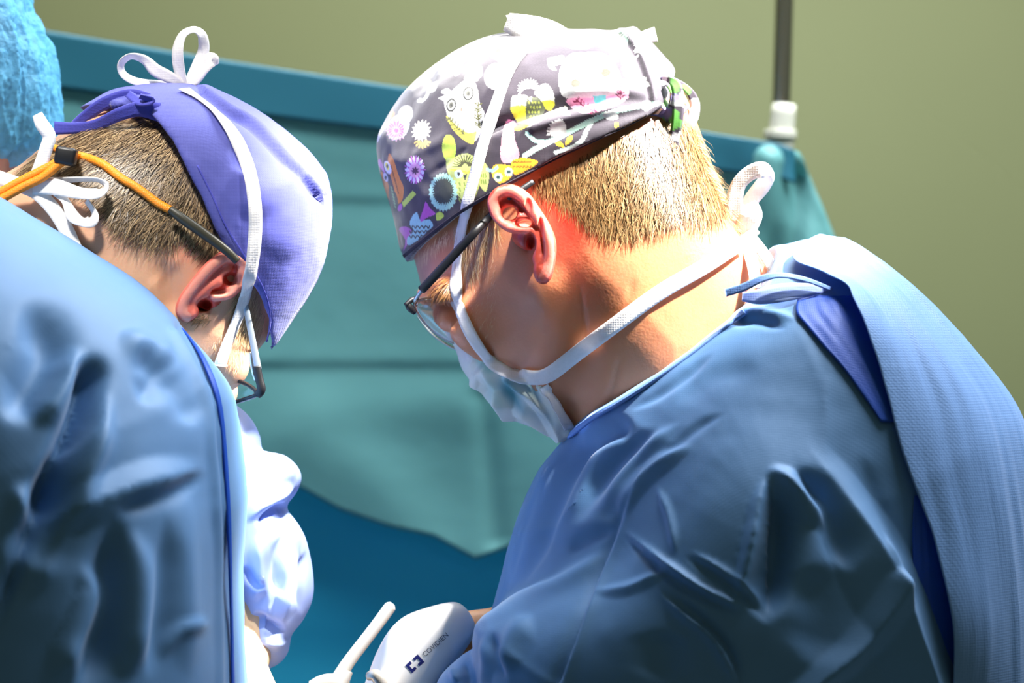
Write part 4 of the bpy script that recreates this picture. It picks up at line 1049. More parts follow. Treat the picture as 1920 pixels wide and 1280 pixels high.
flap_sheet('back_panel', rowsF, XLF, lambda c, py: 4.5 + 9 * np.exp(-(c / 0.10) ** 2) * (np.exp(-((py - 600) / 110) ** 2) + np.exp(-((py - 1180) / 160) ** 2)) + 0 * c, 'flap_lit', cols=260)
flap_sheet('inner_panel_shade', np.arange(560, 800, 6), ([540, 590, 700, 800], [1500, 1490, 1585, 1655]), lambda c, py: 2.2 + 0 * c + 0 * py, 'gown_seam_and_shade', 24, xr_lim=([540, 620, 700, 800], [1575, 1640, 1680, 1700]), wr=0.15)  # inside of the flap, its shadow on the gown painted deep blue
flap_sheet('inner_panel_shade', np.arange(930, 1500, 10), ([930, 1000, 1100, 1280, 1500], [1712, 1708, 1712, 1722, 1735]), lambda c, py: 2.2 + 0 * c + 0 * py, 'gown_seam_and_shade', 20, xr_lim=([930, 1100, 1280, 1500], [1750, 1790, 1810, 1830]), wr=0.15)  # gap shadow under the lower flap edge, as a deep blue sheet
yc_ = ray(1420, 570, [treeG]); yg = yc_[0].y if yc_ else -0.10
obj_geo('collar_fold', ribbon_px([(1392, 556, yg - .006, 10, 16), (1425, 556, yg - .010, 15, 28), (1470, 548, yg - .010, 20, 34), (1530, 542, yg - .006, 20, 20), (1560, 540, yg, 30, 6)], 8, 0.0008), 'gown_light', gownR)
obj_geo('collar_tie', ribbon_px([(1360, 549, yg - .010, 10, 14), (1395, 538, yg - .013, 15, 14), (1430, 522, yg - .015, 25, 13), (1465, 516, yg - .015, 35, 10), (1510, 524, yg - .012, 30, 9), (1556, 541, yg - .008, 30, 7)], 8, 0.0009), 'gown_edge', gownR)

# ---- glasses of the right surgeon
gl = bpy.data.objects.new('eyeglasses', None); COL.objects.link(gl)
tag(gl, 'thin wire framed glasses with black temple on the right surgeon', 'glasses', 'eyeglasses worn by the surgeons')
h_a = ray(905, 418, [treeH]); ya = h_a[0].y - 0.004
def yline(px): return np.interp(px, [787, 850, 925, 1000], [-0.078, -0.0805, ya - 0.003, -0.0785])
def temple(name, pts, m, flat=0.55):
    return obj_geo(name, tube_px([(a, b, y, r) for a, b, y, r in pts], 6, 12, flat), m, gl)
tm = temple('temple', [(790, 544, yw(790) - 0.080, 8), (820, 512, yw(820) - 0.082, 8.5), (860, 468, yw(860) - 0.083, 8), (890, 436, yw(890) - 0.083, 7.5), (922, 402, ya - .003, 6.5), (955, 372, -0.083, 6), (1000, 340, -0.082, 5)], 'black')
temple('temple', [(790, 544, yw(790) + 0.080, 8), (860, 468, yw(860) + 0.083, 8), (922, 402, yw(922) + 0.084, 6.5), (1000, 340, 0.082, 5)], 'black')
temple('hinge_arm', [(792, 543, yw(792) - 0.080, 4), (782, 556, yw(782) - 0.079, 3.2), (775, 566, yw(775) - 0.077, 3.6)], 'steel')
hb = obj_geo('hinge', join([tube_px([(764, 566, yw(776) - 0.077, 5), (768, 576, yw(776) - 0.077, 7), (778, 586, yw(776) - 0.075, 5)], 4, 10), tube_px([(760, 572, yw(776) - 0.079, 4), (772, 562, yw(776) - 0.077, 5), (784, 558, yw(776) - 0.075, 4)], 4, 10)]), 'black', gl)
LENS_R = [(776, 574), (786, 560), (810, 558), (832, 564), (848, 578), (858, 600), (864, 622), (862, 638), (850, 643), (830, 634), (808, 618), (790, 598)]
def lens_y(px, py, s=1): return yw(776) - 0.076 + (np.hypot(px - 776, py - 570)) / 112 * 0.050
def make_lens(outline, yf, parent, rim_m, bow=0.002, rim_r=2.0, lens_m='lens'):
    p = catmull(outline, 5, True); c = p.mean(0); rings = 7; n = len(p)
    V = []
    for side in (0, 1):
        for k in range(rings + 1):
            f = k / rings
            for q in p:
                x, y = c + (q - c) * f
                V.append(P(x, y, yf(x, y) - bow * (1 - f * f) * 0.0 + (0.0012 if side else 0)))
    V = np.array([tuple(v) for v in V]); Q = []
    for side in (0, 1):
        b = side * (rings + 1) * n
        for k in range(rings):
            for j in range(n):
                a = [b + k * n + j, b + k * n + (j + 1) % n, b + (k + 1) * n + (j + 1) % n, b + (k + 1) * n + j]
                Q.append(a if side else a[::-1])
    for j in range(n):
        a, b2 = rings * n + j, rings * n + (j + 1) % n; o = (rings + 1) * n
        Q.append([a, b2, b2 + o, a + o])
    lo = obj_geo('lens', (V, np.array(Q)), lens_m, parent)
    pc = np.concatenate([p, p[:2]]); rim = tube_geo([P(a, b, yf(a, b)) for a, b in pc], rim_r * sc(0), 8)
    obj_geo('rim', rim, rim_m, parent)
    return lo
make_lens(LENS_R, lambda a, b: lens_y(a, b), gl, 'steel')
make_lens([(a + 6, b + 12) for a, b in LENS_R], lambda a, b: yw(776) + 0.072 - (np.hypot(a - 782, b - 582)) / 112 * 0.050, gl, 'steel')
obj_geo('bridge', tube_px([(846, 578, yw(776) - .036, 2.5), (836, 572, yw(776) - .02, 2.5), (832, 576, yw(776), 2.5), (842, 588, yw(776) + .03, 2.5)], 5, 8), 'black', gl)
obj_geo('nose_pad', tube_px([(842, 580, yw(776) - .036, 2), (850, 592, yw(776) - .034, 2.2), (856, 606, yw(776) - .03, 3)], 5, 8), 'black', gl)

# ================================================================== left surgeon
YL_ = -0.015
HEAD_L = [(598, 340), (606, 400), (592, 490), (552, 560), (502, 632), (480, 660), (456, 692), (444, 712), (446, 740), (428, 770), (390, 800), (320, 810), (220, 740), (60, 640), (-80, 540), (-100, 400), (-20, 345), (40, 312), (80, 280),
          (112, 256), (160, 216), (220, 186), (300, 174), (400, 184), (500, 236), (570, 292)]
hL = Inflate(HEAD_L, YL_, 0.083, 1.3, 3, 90)
gL = Grid((-0.40, -0.118, 1.36), (-0.10, 0.09, 1.64), 0.0022)
fl = hL.field(gL)
fl = smin(fl, gL.capsule(P(360, 600, YL_ - 0.055), P(430, 690, YL_ - 0.035), 0.014, 0.012), 0.016)
fl = smin(fl, gL.capsule(P(150, 420, YL_ - 0.045), P(320, 640, YL_ - 0.050), 0.018, 0.018), 0.02)
fl = smax(fl, -gL.ellipsoid(P(381, 571, YL_ - 0.068), (0.006, 0.016, 0.0045)), 0.002)
VL, QL = surface_nets(fl, gL, 2)
VL = fold(VL, QL, [([(300, 480), (320, 540), (330, 600)], 22, -3.5, 'g'), ([(350, 470), (300, 520), (270, 560)], 10, 1.0, 'g')])
VL += normals(VL, QL) * (0.00025 * vnoise(VL, 40, 2) + 0.00006 * vnoise(VL, 220, 4))[:, None]
treeL = bvh(VL, QL)
hy = ray(400, 535, [treeL]); ysL = hy[0].y + 0.004
earL = make_ear(
    helix=[(404, 556, 7), (424, 552, 8), (440, 541, 8.5), (454, 515, 9.5), (458, 492, 10), (446, 481, 10.5), (420, 482, 10.5), (393, 503, 10.5), (368, 532, 10.5), (348, 560, 10.5), (341, 582, 10), (350, 594, 9)],
    anti=[(428, 500, 5), (412, 522, 9), (392, 538, 9.5), (374, 552, 9), (364, 566, 8)],
    lobe=[(356, 584, 17, 15)],
    conchas=[(432, 523, 13, 12, 1.0, 8.0), (411, 546, 15, 6, 1.5, 6.0), (384, 571, 12, 9, -1.0, 14.0)],
    stem=(392, 555, 390, 556, 26), ysurf=ysL, yo=lambda x, y: np.clip(5 + (x * -0.62 - y * 0.78 + 690) * 0.13 , 3, 17),
    outline=[(404, 566), (440, 542), (458, 510), (452, 480), (425, 478), (390, 502), (355, 545), (338, 582), (352, 598), (372, 575), (384, 556)])
VBL, QBL = join([(VL, QL), earL]); px, py = to_px(VBL)
CL = np.tile(np.array((0.70, 0.40, 0.25)), (len(VBL), 1))
CL = paint_mix(CL, 0.5 * np.clip(0.5 + 0.5 * vnoise(VBL, 45, 9), 0, 1), (0.56, 0.26, 0.15))
hairL = [(100, 262), (200, 225), (300, 215), (345, 285), (375, 345), (400, 400), (440, 468), (412, 468), (350, 412), (305, 425), (250, 408), (212, 375), (190, 350), (120, 335), (45, 318)]
CL = paint_mix(CL, 0.92 * inside(px, py, hairL, 10), (0.16, 0.095, 0.045))
CL = paint_mix(CL, 0.75 * inside(px, py, [(440, 560), (480, 540), (500, 600), (495, 640), (455, 620)], 10), (0.26, 0.15, 0.07))
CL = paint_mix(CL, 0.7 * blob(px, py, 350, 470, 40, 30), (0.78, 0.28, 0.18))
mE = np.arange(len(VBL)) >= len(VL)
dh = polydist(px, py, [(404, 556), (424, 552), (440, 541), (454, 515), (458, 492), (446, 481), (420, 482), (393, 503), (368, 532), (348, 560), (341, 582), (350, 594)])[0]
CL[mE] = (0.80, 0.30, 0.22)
CL[mE & (dh > 9)] = (0.76, 0.18, 0.13)  # lamp glow through the ear added to its own flush colour
CL[mE & (dh > 10) & (VBL[:, 1] > ysL - 0.008)] = (0.58, 0.05, 0.03)  # hollow of the ear coloured darker to stand for shade
lbL = lower_body(-0.33, -0.05, 1, 1.34)
V2, Q2 = join([(VBL, QBL), lbL]); CL = np.concatenate([CL, np.tile(np.array((0.06, 0.10, 0.25)), (len(lbL[0]), 1))])
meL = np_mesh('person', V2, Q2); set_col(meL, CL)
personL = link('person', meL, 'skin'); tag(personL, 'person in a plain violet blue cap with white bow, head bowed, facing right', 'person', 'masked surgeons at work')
DKH = [(0.20, 0.12, 0.055), (0.10, 0.06, 0.03), (0.36, 0.24, 0.12), (0.06, 0.035, 0.02), (0.50, 0.36, 0.20)]
hl = strands([treeL], [
    (hairL, lambda x, y: (-0.75 + (x - 250) / 400, 0.75), 50, 0.20, DKH, 8500, 0.00026),
    ([(215, 370), (345, 405), (335, 440), (265, 435), (222, 405)], lambda x, y: (-0.5, 0.9), 56, 0.45, DKH[:4], 420, 0.00022),
    ([(445, 545), (482, 535), (500, 590), (494, 640), (462, 640), (440, 600)], lambda x, y: (-0.45, 0.9), 36, 0.35, [(0.45, 0.30, 0.15), (0.25, 0.15, 0.07), (0.6, 0.45, 0.25)], 900, 0.00018),
    ([(400, 640), (440, 600), (480, 650), (440, 700)], lambda x, y: (-0.3, 0.9), 16, 0.7, [(0.5, 0.3, 0.15), (0.75, 0.6, 0.4)], 260, 0.0001),
    ([(360, 590), (395, 585), (400, 600), (370, 606)], lambda x, y: (-0.6, 0.5), 20, 0.4, [(0.2, 0.12, 0.06)], 60, 0.0002)], 0)
ho = link('hair', hl, 'hair', personL); tag(ho, 'short dark brown hair above the nape', kind='stuff')

# ---- blue cap
CAP_L = [(490, 652), (515, 645), (545, 600), (575, 552), (602, 492), (611, 440), (618, 388), (611, 332), (596, 312), (558, 272), (500, 224), (430, 184), (380, 167), (330, 163), (262, 163), (216, 171), (180, 194), (150, 222), (200, 300), (300, 440), (400, 560)]
hem_L = [(488, 660), (494, 640), (497, 600), (486, 552), (452, 492), (412, 430), (386, 370), (352, 304), (328, 264), (296, 228), (280, 210)]
cL = Inflate(CAP_L, YL_, 0.0895, 1.35, 3, 90)
gCL = Grid((-0.31, -0.125, 1.435), (-0.108, 0.09, 1.635), 0.0016)
fcl = smin(cL.field(gCL), hL.field(gCL) - 0.0035, 0.008)
fcl = smax(fcl, gCL.clip([(478, 700)] + hem_L + [(200, 190), (120, 190), (120, 60), (800, 60), (800, 700)], YL_ - 0.07), 0.0015)
VCL, QCL = surface_nets(fcl, gCL, 2)
VCL = fold(VCL, QCL, [
    ([(385, 172), (430, 205), (470, 225), (510, 265), (560, 320), (585, 350), (593, 362)], 9, -3.5, 'e', 'none'), ([(400, 190), (470, 232), (520, 280), (575, 345)], 7, -2.2, 'g'),
    ([(430, 255), (448, 290), (456, 330)], 12, -5, 'g'), ([(440, 290), (470, 350), (480, 420)], 30, 3, 'g'), ([(593, 362), (612, 368), (618, 378)], 5, -2, 'g'),
    ([(300, 240), (345, 330), (395, 420), (455, 505), (488, 570)], 24, 2.2, 'g'), 
    ([(500, 300), (530, 400), (530, 500)], 45, 3.5, 'g'), ([(215, 190), (260, 200), (290, 210)], 9, -4, 'g'), ([(180, 215), (240, 190), (290, 200)], 8, 4, 'g'),])
VCL += normals(VCL, QCL) * (0.0008 * vnoise(VCL, 40, 6) + 0.0003 * vnoise(VCL, 110, 7))[:, None]
treeCL = bvh(VCL, QCL)
capL = obj_geo('surgical_cap', (VCL, QCL), 'bluecap', personL); tag(capL, 'plain violet blue cotton cap')
obj_geo('cap_seam', strap_on([(500, 640), (507, 600), (497, 548), (464, 488), (424, 425), (400, 370), (370, 310)], 3, [treeCL], 0.0002, 6, 0.0008), 'bluecap_dark', capL)
yk = ray(300, 240, [treeL])[0].y
obj_geo('cap_tie', ribbon_px([(298, 210, yk - .004, 5, 34), (262, 204, yk - .008, 20, 28), (225, 214, yk - .008, 25, 24), (180, 234, yk + .004, 20, 20), (140, 240, yk + .010, 15, 20), (102, 240, yk + .012, 5, 24)], 10, 0.0012), 'bluecap_dark', capL)
obj_geo('cap_tie', ribbon_px([(300, 200, yk + .01, 10, 30), (250, 180, yk + .012, 20, 26), (200, 192, yk + .014, 20, 24), (160, 218, yk + .020, 20, 20), (135, 238, yk + .02, 20, 14)], 10, 0.0012), 'bluecap_dark', capL)
obj_geo('cap_knot', ribbon_px([(240, 176, yk - .002, 10, 14), (262, 190, yk - .010, 30, 18), (285, 188, yk - .012, 30, 14), (262, 180, yk - .014, 60, 12)], 8, 0.0012), 'bluecap_dark', capL)

# ---- mask ties
mL = Inflate([(420, 720), (436, 750), (438, 790), (420, 830), (380, 840), (340, 790), (350, 740), (390, 710)], YL_, 0.05, 1.5, 3, 60)
gmL = Grid((-0.235, -0.08, 1.36), (-0.145, 0.06, 1.45), 0.002)
fmL = mL.field(gmL); fmL = smax(fmL, gmL.clip([(300, 745), (700, 760), (700, 1000), (300, 1000)], -0.05), 0.002)
VmL, QmL = surface_nets(fmL, gmL, 2); meL2 = np_mesh('face_mask', VmL, QmL); set_col(meL2, np.tile(np.array((0.7, 0.76, 0.74)), (len(VmL), 1)))
maskL = link('face_mask', meL2, 'mask', personL); tag(maskL, 'white paper face mask hidden below the bowed head')
tl = [treeL, treeCL]
obj_geo('mask_strap', strap_on([(412, 686), (424, 650), (436, 620), (452, 580), (466, 530), (476, 470), (479, 400), (470, 330), (448, 270), (420, 225), (385, 192), (345, 166)], 24, tl, 0.0045, 8), 'tie', maskL)
by = YL_ - 0.012
obj_geo('mask_bow', ribbon_px([(345, 164, by, 10, 16), (336, 130, by - .003, 20, 22), (333, 95, by - .006, 30, 24), (342, 66, by - .004, 45, 22), (362, 56, by, 55, 20), (378, 66, by + .004, 50, 22), (382, 92, by + .008, 30, 22), (372, 122, by + .006, 20, 24), (356, 150, by + .002, 10, 18), (346, 164, by, 10, 12)]), 'tie', maskL)
obj_geo('mask_bow', ribbon_px([(346, 162, by, 10, 12), (320, 146, by - .004, 0, 22), (292, 132, by - .006, 10, 24), (270, 112, by - .004, 40, 20), (244, 106, by, 60, 16), (227, 120, by + .004, 40, 14), (232, 140, by + .006, 20, 14), (260, 154, by + .004, 20, 15), (310, 158, by + .002, 15, 13), (346, 162, by, 10, 10)]), 'tie', maskL)
obj_geo('mask_bow', ribbon_px([(344, 163, by, 10, 12), (365, 150, by - .004, 20, 22), (382, 128, by - .006, 30, 26), (396, 112, by - .006, 10, 28), (402, 124, by - .004, 40, 20)]), 'tie', maskL)
ky = ray(90, 345, [treeL]); ky = (ky[0].y if ky else -0.06) - 0.012
obj_geo('mask_bow', ribbon_px([(62, 345, ky, 10, 28), (72, 322, ky - .002, 10, 26), (86, 280, ky - .006, 10, 24), (92, 255, ky - .008, 20, 26), (78, 232, ky - .008, 10, 24), (70, 214, ky - .006, 0, 18)]), 'tie', maskL)
obj_geo('mask_bow', ribbon_px([(60, 352, ky - .002, 0, 24), (100, 350, ky - .006, 10, 30), (150, 362, ky - .012, 20, 22), (184, 362, ky - .014, 35, 22), (197, 348, ky - .010, 60, 20), (180, 337, ky - .006, 60, 12), (130, 337, ky - .002, 40, 12), (90, 340, ky, 20, 14)]), 'tie', maskL)
obj_geo('mask_bow', ribbon_px([(100, 356, ky - .004, 10, 16), (122, 376, ky - .008, 20, 14), (136, 404, ky - .012, 10, 22), (154, 416, ky - .014, 30, 18), (172, 414, ky - .014, 10, 22), (176, 398, ky - .010, 50, 16), (162, 376, ky - .006, 40, 12)]), 'tie', maskL)
obj_geo('mask_strap', ribbon_px([(-40, 320, ky + .006, 0, 26), (0, 334, ky + .002, 0, 26), (40, 348, ky, 5, 26), (70, 362, ky - .002, 10, 26), (100, 392, ky - .004, 10, 26), (124, 430, ky - .006, 5, 26), (146, 478, ky - .008, 5, 24), (160, 520, ky - .008, 5, 24)]), 'tie', maskL)

# ---- gown
YG = -0.135
TORSO_L = [(-560, 600), (-420, 420), (-200, 345), (-60, 350), (0, 372), (70, 412), (148, 462), (240, 520), (300, 568), (350, 622), (408, 690), (438, 745), (452, 850), (461, 940), (452, 1040), (449, 1120), (455, 1280), (470, 1500), (480, 1900), (-560, 1900), (-600, 1200)]
tL = Inflate(TORSO_L, YG, 0.215, 1.7, 2, 100)
gGL = Grid((-0.50, -0.37, 1.06), (-0.135, 0.10, 1.56), 0.0030)
fgl = tL.field(gGL)
fgl = smax(fgl, gGL.clip([(-700, 200), (700, 200), (700, 1800), (-700, 1800)], YG), 0.003)
VGL, QGL = surface_nets(fgl, gGL, 2)
FOLDS_L = [
    ([(172, 700), (150, 780), (105, 880), (50, 1010), (0, 1140), (-40, 1240)], 22, -20, 'g', 'end'), ([(150, 640), (120, 720), (60, 800)], 30, 8, 'g'), ([(205, 720), (185, 820), (130, 960), (60, 1120)], 24, 9, 'g'),
    ([(395, 868), (330, 890), (250, 912), (160, 948), (60, 992)], 26, 7, 't'), ([(390, 890), (300, 930), (200, 960)], 16, -4, 'g'),
    ([(338, 612), (372, 660), (398, 720), (412, 780), (422, 880), (428, 1000), (436, 1280), (440, 1400)], 9, -6, 'g', 'none'), ([(325, 625), (385, 740), (400, 850), (408, 1000), (412, 1280), (412, 1400)], 8, 3.5, 'g', 'none'),
    ([(40, 560), (90, 640), (60, 720), (0, 790)], 45, -12, 'g'), ([(250, 650), (290, 700), (260, 760)], 25, -6, 'g'), ([(300, 700), (340, 740), (370, 800)], 25, -5, 'g'), ([(220, 620), (260, 650), (330, 680)], 22, 6, 'g'),
    ([(215, 960), (210, 1080), (195, 1180), (150, 1300)], 40, -13, 'g'), ([(240, 980), (250, 1100), (240, 1280)], 30, 9, 'g'), ([(310, 960), (300, 1100), (280, 1280)], 20, -4, 'g'), ([(140, 1060), (180, 1110), (150, 1200), (90, 1290)], 26, 8, 't'),
    ([(60, 880), (110, 960), (60, 1080)], 40, -10, 'g'), ([(20, 900), (60, 1000), (0, 1100)], 30, 8, 'g'), ([(350, 900), (340, 1000), (350, 1280)], 28, 4, 'g'), ([(300, 1240), (330, 1180), (400, 1170)], 10, 3, 't')]
VGL = fold(VGL, QGL, FOLDS_L)
VGL += normals(VGL, QGL) * (0.0018 * vnoise(VGL, 16, 3) + 0.0005 * vnoise(VGL, 45, 4))[:, None]
VGs, QGs = join([(VGL, QGL), skirt_geo(-0.345, -0.08, 1.14, 0.34, 0.17, 0.19, 0.19, 0.24, seed=2.0)])
gownL = obj_geo('surgical_gown', (VGs, QGs), 'gown', personL); tag(gownL, 'blue disposable gown with a long side seam')
treeGL = bvh(VGL, QGL)
obj_geo('side_seam', strap_on([(344, 618), (376, 662), (402, 722), (415, 780), (424, 880), (430, 1000), (437, 1280), (440, 1400)], 13, [treeGL], 0.0012, 8, 0.001), 'gown_seam_and_shade', gownL)
# far sleeve reaching into the lamp beam
SLV = [(430, 770), (448, 764), (474, 790), (488, 820), (492, 846), (530, 852), (558, 874), (566, 898), (556, 926), (538, 952), (556, 980), (574, 1020), (586, 1070), (585, 1120), (570, 1160), (548, 1190), (542, 1226), (520, 1248), (494, 1256), (478, 1250), (462, 1190), (440, 1120), (400, 1100), (370, 900)]
sl = Inflate(SLV, 0.02, 0.050, 1.5, 3, 80); gS = Grid((-0.215, -0.05, 1.22), (-0.125, 0.09, 1.42), 0.0015)
fs = sl.field(gS); VS, QS = surface_nets(fs, gS, 2)
VS = fold(VS, QS, [([(462, 850), (500, 862), (530, 880), (555, 915)], 12, 6, 't'), ([(492, 846), (470, 870), (460, 910)], 9, -5, 'g'), ([(540, 950), (510, 960), (480, 985)], 12, -9, 'g'), ([(560, 905), (520, 930), (480, 960), (460, 980)], 11, 6, 't'),
    ([(500, 870), (480, 900), (510, 915)], 9, -4, 'g'), ([(555, 985), (540, 1040), (545, 1100), (520, 1180)], 14, 6, 't'), ([(530, 1000), (515, 1070), (530, 1120)], 12, -5, 'g'), ([(480, 1000), (490, 1080), (470, 1130)], 14, 5, 't'), ([(575, 1030), (560, 1100), (565, 1150)], 9, -4, 'g'),
    ([(470, 1150), (500, 1170), (540, 1185)], 10, -7, 'g'), ([(455, 1060), (475, 1090), (500, 1100)], 8, -4, 'g'), ([(470, 1190), (510, 1205), (540, 1200)], 10, 4, 't')])
VS += normals(VS, QS) * (0.0012 * vnoise(VS, 50, 3))[:, None]
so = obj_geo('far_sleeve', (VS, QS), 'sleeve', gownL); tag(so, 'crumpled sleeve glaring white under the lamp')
gv = obj_geo('glove', hand_geo(P(440, 1215, 0.0), (-0.05, -0.15, -1.0), (0.9, 0.3, 0.0), 0.95, (0.35, 0.5, 0.4), 1), 'glove', personL); tag(gv, 'cream latex glove')

# ---- glasses with orange cord
g2 = bpy.data.objects.new('eyeglasses', None); COL.objects.link(g2)
tag(g2, 'glasses with grey temple and orange neck cord on the left surgeon', 'glasses', 'eyeglasses worn by the surgeons')
gl = g2
gy = ray(430, 470, [treeL])[0].y
yt = YL_ - 0.088
temple('temple_tip', [(318, 392, yt - .004, 7), (345, 412, yt - .005, 9), (385, 440, yt - .004, 9), (425, 470, yt - .002, 8), (445, 490, yt, 7)], 'olive', 0.7)
yh = lambda a, b: ray(a, b, tl)[0].y - 0.003
y6 = min(yh(455, 580), yh(462, 610))
temple('temple', [(456, 545, y6 + .003, 5), (459, 565, y6, 5.5), (464, 590, y6, 5.5), (474, 640, y6, 6), (484, 692, y6, 6.5)], 'greymetal', 0.4)
temple('end_piece', [(481, 686, y6, 7.5), (486, 710, y6, 7.5), (490, 730, y6, 8), (482, 740, y6 + .002, 8)], 'black', 0.6)
temple('hinge', [(470, 660, y6 + .002, 3), (472, 680, y6 + .002, 4), (475, 700, y6 + .002, 3), (480, 712, y6 + .003, 4)], 'steel', 0.8)
make_lens([(482, 738), (466, 722), (440, 712), (415, 708), (396, 730), (404, 752), (430, 756), (460, 748)], lambda a, b: y6 + (490 - a) / 95 * 0.045, g2, 'black', rim_r=4.0)
temple('bridge', [(398, 735, yt + .045, 3), (386, 728, yt + .06, 3), (392, 736, yt + .075, 3)], 'black', 1)
make_lens([(a - 48, b + 20) for a, b in [(482, 738), (466, 722), (440, 712), (415, 708), (396, 730), (404, 752), (430, 756), (460, 748)]], lambda a, b: yt + 0.165 - (490 - a) / 95 * 0.045, g2, 'black', rim_r=4.0)
def cord_y(px, py, off):
    h = ray(px, py, [treeL]); return (h[0].y if h else ky) - off
cp = [(-30, 372), (0, 360), (40, 338), (80, 318), (110, 302), (124, 292), (150, 292), (190, 306), (225, 332), (260, 354), (295, 380), (320, 394)]
obj_geo('cord', tube_px([(a, b, min(cord_y(a, b, 0.006), ky - .004) if a < 130 else cord_y(a, b, 0.0035), 7.5) for a, b in cp], 6, 12), 'orange', g2)
obj_geo('cord', tube_px([(a, b + (14 if a < 100 else 6), min(cord_y(a, b, 0.006), ky - .004) - .002, 8) for a, b in cp[:6]] , 6, 12), 'orange', g2)
obj_geo('cord', tube_px([(100, 276, cord_y(112, 280, 0.002), 6), (114, 282, cord_y(114, 282, 0.004), 6), (124, 288, cord_y(124, 288, 0.004), 6)], 6, 10), 'orange', g2)
cs = P(124, 293, min(cord_y(124, 293, 0.005), ky - .004)); sV, sQ = box_geo((-0.0065, -0.006, -0.0055), (0.0065, 0.006, 0.0055))
R_ = np.array(Matrix.Rotation(math.radians(10), 3, 'Y')); so = obj_geo('cord_slider', (sV @ R_.T + np.array(cs), sQ), 'black', g2, False)
bv = so.modifiers.new('bevel', 'BEVEL'); bv.width = 0.002; bv.segments = 3

# ================================================================== third person at the left edge
Y3 = 0.12
HEAD_3 = [(20, 20), (55, 90), (70, 180), (72, 250), (62, 300), (40, 330), (20, 400), (-20, 560), (-180, 560), (-210, 400), (-300, 330), (-330, 200), (-300, 40), (-180, -60), (-60, -50)]
h3 = Inflate(HEAD_3, Y3, 0.076, 1.3, 3, 70); g3 = Grid((-0.50, 0.02, 1.44), (-0.315, 0.21, 1.74), 0.004)
f3 = h3.field(g3); V3, Q3 = surface_nets(f3, g3, 2)
lb3 = lower_body(-0.46, 0.36, 1, 1.42)
V33, Q33 = join([(V3, Q3), lb3]); C3 = np.tile(np.array((0.62, 0.32, 0.24)), (len(V33), 1)); px, py = to_px(V33)
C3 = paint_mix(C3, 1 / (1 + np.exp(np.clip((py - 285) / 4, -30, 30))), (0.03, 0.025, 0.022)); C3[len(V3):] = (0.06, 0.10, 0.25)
me3 = np_mesh('person', V33, Q33); set_col(me3, C3); p3 = link('person', me3, 'skin')
tag(p3, 'person in a sheer light blue bouffant cap at the left edge, behind the others', 'person')
BOUF = [(30, -40), (58, 25), (80, 70), (95, 120), (100, 180), (104, 236), (100, 272), (84, 302), (40, 318), (0, 320), (-120, 322), (-260, 320), (-350, 260), (-370, 120), (-340, -20), (-220, -120), (-90, -120)]
b3 = Inflate(BOUF, Y3, 0.092, 1.4, 3, 80); gB3 = Grid((-0.53, 0.01, 1.555), (-0.30, 0.225, 1.76), 0.0016)
fb3 = b3.field(gB3); VB3, QB3 = surface_nets(fb3, gB3, 2)
w = VB3 * np.array((1.0, 1.0, 0.28))
VB3 += normals(VB3, QB3) * (0.0030 * (1 - np.abs(vnoise(w, 60, 3)) * 2.4) + 0.0016 * (1 - np.abs(vnoise(w, 140, 6)) * 2.4) + 0.0007 * (1 - np.abs(vnoise(VB3, 260, 8)) * 2.4))[:, None]
bo = obj_geo('bouffant_cap', (VB3, QB3), 'bouffant', p3); tag(bo, 'sheer light blue crinkled bouffant cap')
pe = [(101, 268), (94, 282), (84, 294), (72, 300), (60, 303)]
obj_geo('cap_elastic', tube_px([(a, b, Y3 - 0.005 - 0.075 * min(1, (106 - a) / 110), 3) for a, b in pe], 5, 10), 'bouffant', bo)
G3 = [(-330, 480), (-200, 400), (-20, 400), (60, 480), (110, 640), (130, 1000), (130, 1700), (-330, 1700), (-360, 900)]
g3i = Inflate(G3, Y3 + 0.14, 0.12, 1.6, 3, 60); gg3 = Grid((-0.58, 0.10, 1.04), (-0.29, 0.42, 1.56), 0.008)
V3g, Q3g = surface_nets(g3i.field(gg3), gg3, 2)
Va, Qa = join([(V3g, Q3g), skirt_geo(-0.46, 0.33, 1.14, 0.34, 0.10, 0.13, 0.15, 0.15, seed=4.0)])
obj_geo('surgical_gown', (Va, Qa), 'gown', p3)

# ================================================================== stapling device, probe
YD = -0.03
DEV = [(640, 1420), (668, 1330), (692, 1258), (712, 1210), (735, 1175), (762, 1153), (800, 1139), (840, 1129), (862, 1131), (880, 1148), (891, 1172), (889, 1192), (872, 1220), (845, 1256), (822, 1292), (806, 1350), (790, 1430), (720, 1470)]
dv = Inflate(DEV, YD, 0.024, 2.4, 3, 90); gD = Grid((-0.12, -0.062, 1.15), (-0.02, 0.004, 1.285), 0.0010)
VD, QD = surface_nets(dv.field(gD), gD, 2)
VD = fold(VD, QD, [([(889, 1192), (872, 1214), (840, 1256), (815, 1290)], 4, -1.2, 'g', 'none')])
treeD = bvh(VD, QD)
dev = bpy.data.objects.new('surgical_stapler', None); COL.objects.link(dev)
tag(dev, 'white rounded surgical stapler handle with dark lettering, held beside the sleeve', 'medical device')
obj_geo('body', (VD, QD), 'device', dev)
def decal(name, geo, m):
    V, Q = geo
    out = []
    for v in V:
        hh = treeD.ray_cast(Vector((v[0], -0.4, v[2])), Vector((0, 1, 0)))
        y = hh[0].y if hh[0] is not None else YD - 0.02
        out.append((v[0], y - 0.00025 - v[1], v[2]))
    o = link(name, np_mesh(name, np.array(out), Q), m, dev, False); return o
tc = bpy.data.curves.new('lettering', 'FONT'); tc.body = 'COVIDIEN'; tc.size = 0.0047; tc.extrude = 0.0; tc.space_character = 1.02; tc.resolution_u = 3
to = bpy.data.objects.new('lettering_tmp', tc); COL.objects.link(to)
mt = bpy.data.meshes.new_from_object(to.evaluated_get(bpy.context.evaluated_depsgraph_get())); bpy.data.objects.remove(to)
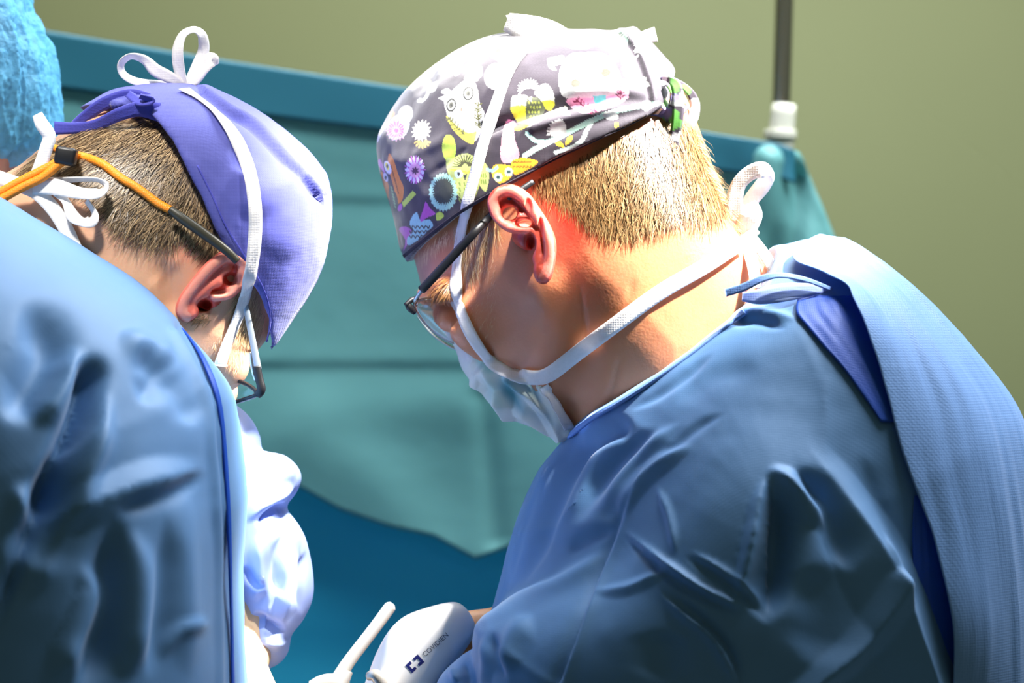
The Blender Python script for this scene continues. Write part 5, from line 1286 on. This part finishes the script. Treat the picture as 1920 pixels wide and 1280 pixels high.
tv = np.array([tuple(v.co) for v in mt.vertices]); tw = tv[:, 0].max() - tv[:, 0].min()
ang = math.atan2(1228 - 1189, 836 - 792); ux, uz = math.cos(ang), math.sin(ang)
base = P(797, 1231, YD - 0.022); k = 58 * sc(YD) / tw
tv2 = np.stack([base.x + k * (tv[:, 0] * ux) - 0.0045 * (tv[:, 1] / 0.0047) * uz, np.zeros(len(tv)), base.z + k * tv[:, 0] * uz + 0.0045 * (tv[:, 1] / 0.0047) * ux], 1)
decal('lettering', (tv2, [tuple(p.vertices) for p in mt.polygons]), 'ink')
def logo_rects():
    V, Q = [], []
    o = P(778, 1243, YD - 0.022); u = 0.00115
    def rect(a0, b0, a1, b1):
        n = len(V)
        for a, b in ((a0, b0), (a1, b0), (a1, b1), (a0, b1)): V.append((o.x + (a * ux - b * uz) * u, 0, o.z + (a * uz + b * ux) * u))
        Q.append((n, n + 1, n + 2, n + 3))
    rect(-4.6, -2.8, -3.0, 2.8); rect(-3.0, -2.8, -1.0, -1.2); rect(-3.0, 1.2, -1.0, 2.8)
    rect(3.0, -2.8, 4.6, 2.8); rect(1.0, -2.8, 3.0, -1.2); rect(1.0, 1.2, 3.0, 2.8)
    return np.array(V), Q
decal('logo', logo_rects(), 'navy')
obj_geo('trigger', tube_px([(690, 1268, YD - .026, 8), (704, 1266, YD - .028, 12), (716, 1282, YD - .027, 13), (724, 1310, YD - .024, 13)], 6, 14), 'device_grey', dev)
obj_geo('trigger_slot', tube_px([(688, 1270, YD - .0235, 5), (702, 1262, YD - .0245, 5), (716, 1272, YD - .0245, 5), (728, 1292, YD - .0245, 5)], 6, 10), 'olive', dev)
gv2 = obj_geo('glove', hand_geo(P(972, 1200, 0.035), (-1.0, -0.05, -0.70), (0.0, -0.9, -0.3), 0.95, (0.8, 0.9, 0.7), 1), 'glove_tan', personR); tag(gv2, 'tan latex glove gripping the stapler')

pr = bpy.data.objects.new('instrument_lever', None); COL.objects.link(pr)
tag(pr, 'slim ivory lever leaning left of the white stapler', 'instrument')
def rod_px(name, pts, m, flat=None, seg=16):
    return obj_geo(name, tube_px(pts, 8, seg, flat), m, pr)
YP = 0.0
rod_px('lever', [(736, 1131, YP, 5), (733, 1135, YP, 10), (728, 1142, YP, 11.5), (700, 1180, YP, 11.5), (660, 1232, YP, 12), (640, 1262, YP, 13), (610, 1310, YP, 13)], 'rod', 0.8)
rod_px('collar', [(655, 1258, YP - .004, 7), (648, 1272, YP - .004, 9), (640, 1290, YP - .004, 9)], 'rod')
rod_px('hub', [(580, 1282, YP, 5), (600, 1278, YP, 12), (622, 1276, YP, 14), (640, 1284, YP, 16), (650, 1320, YP, 16)], 'rod')
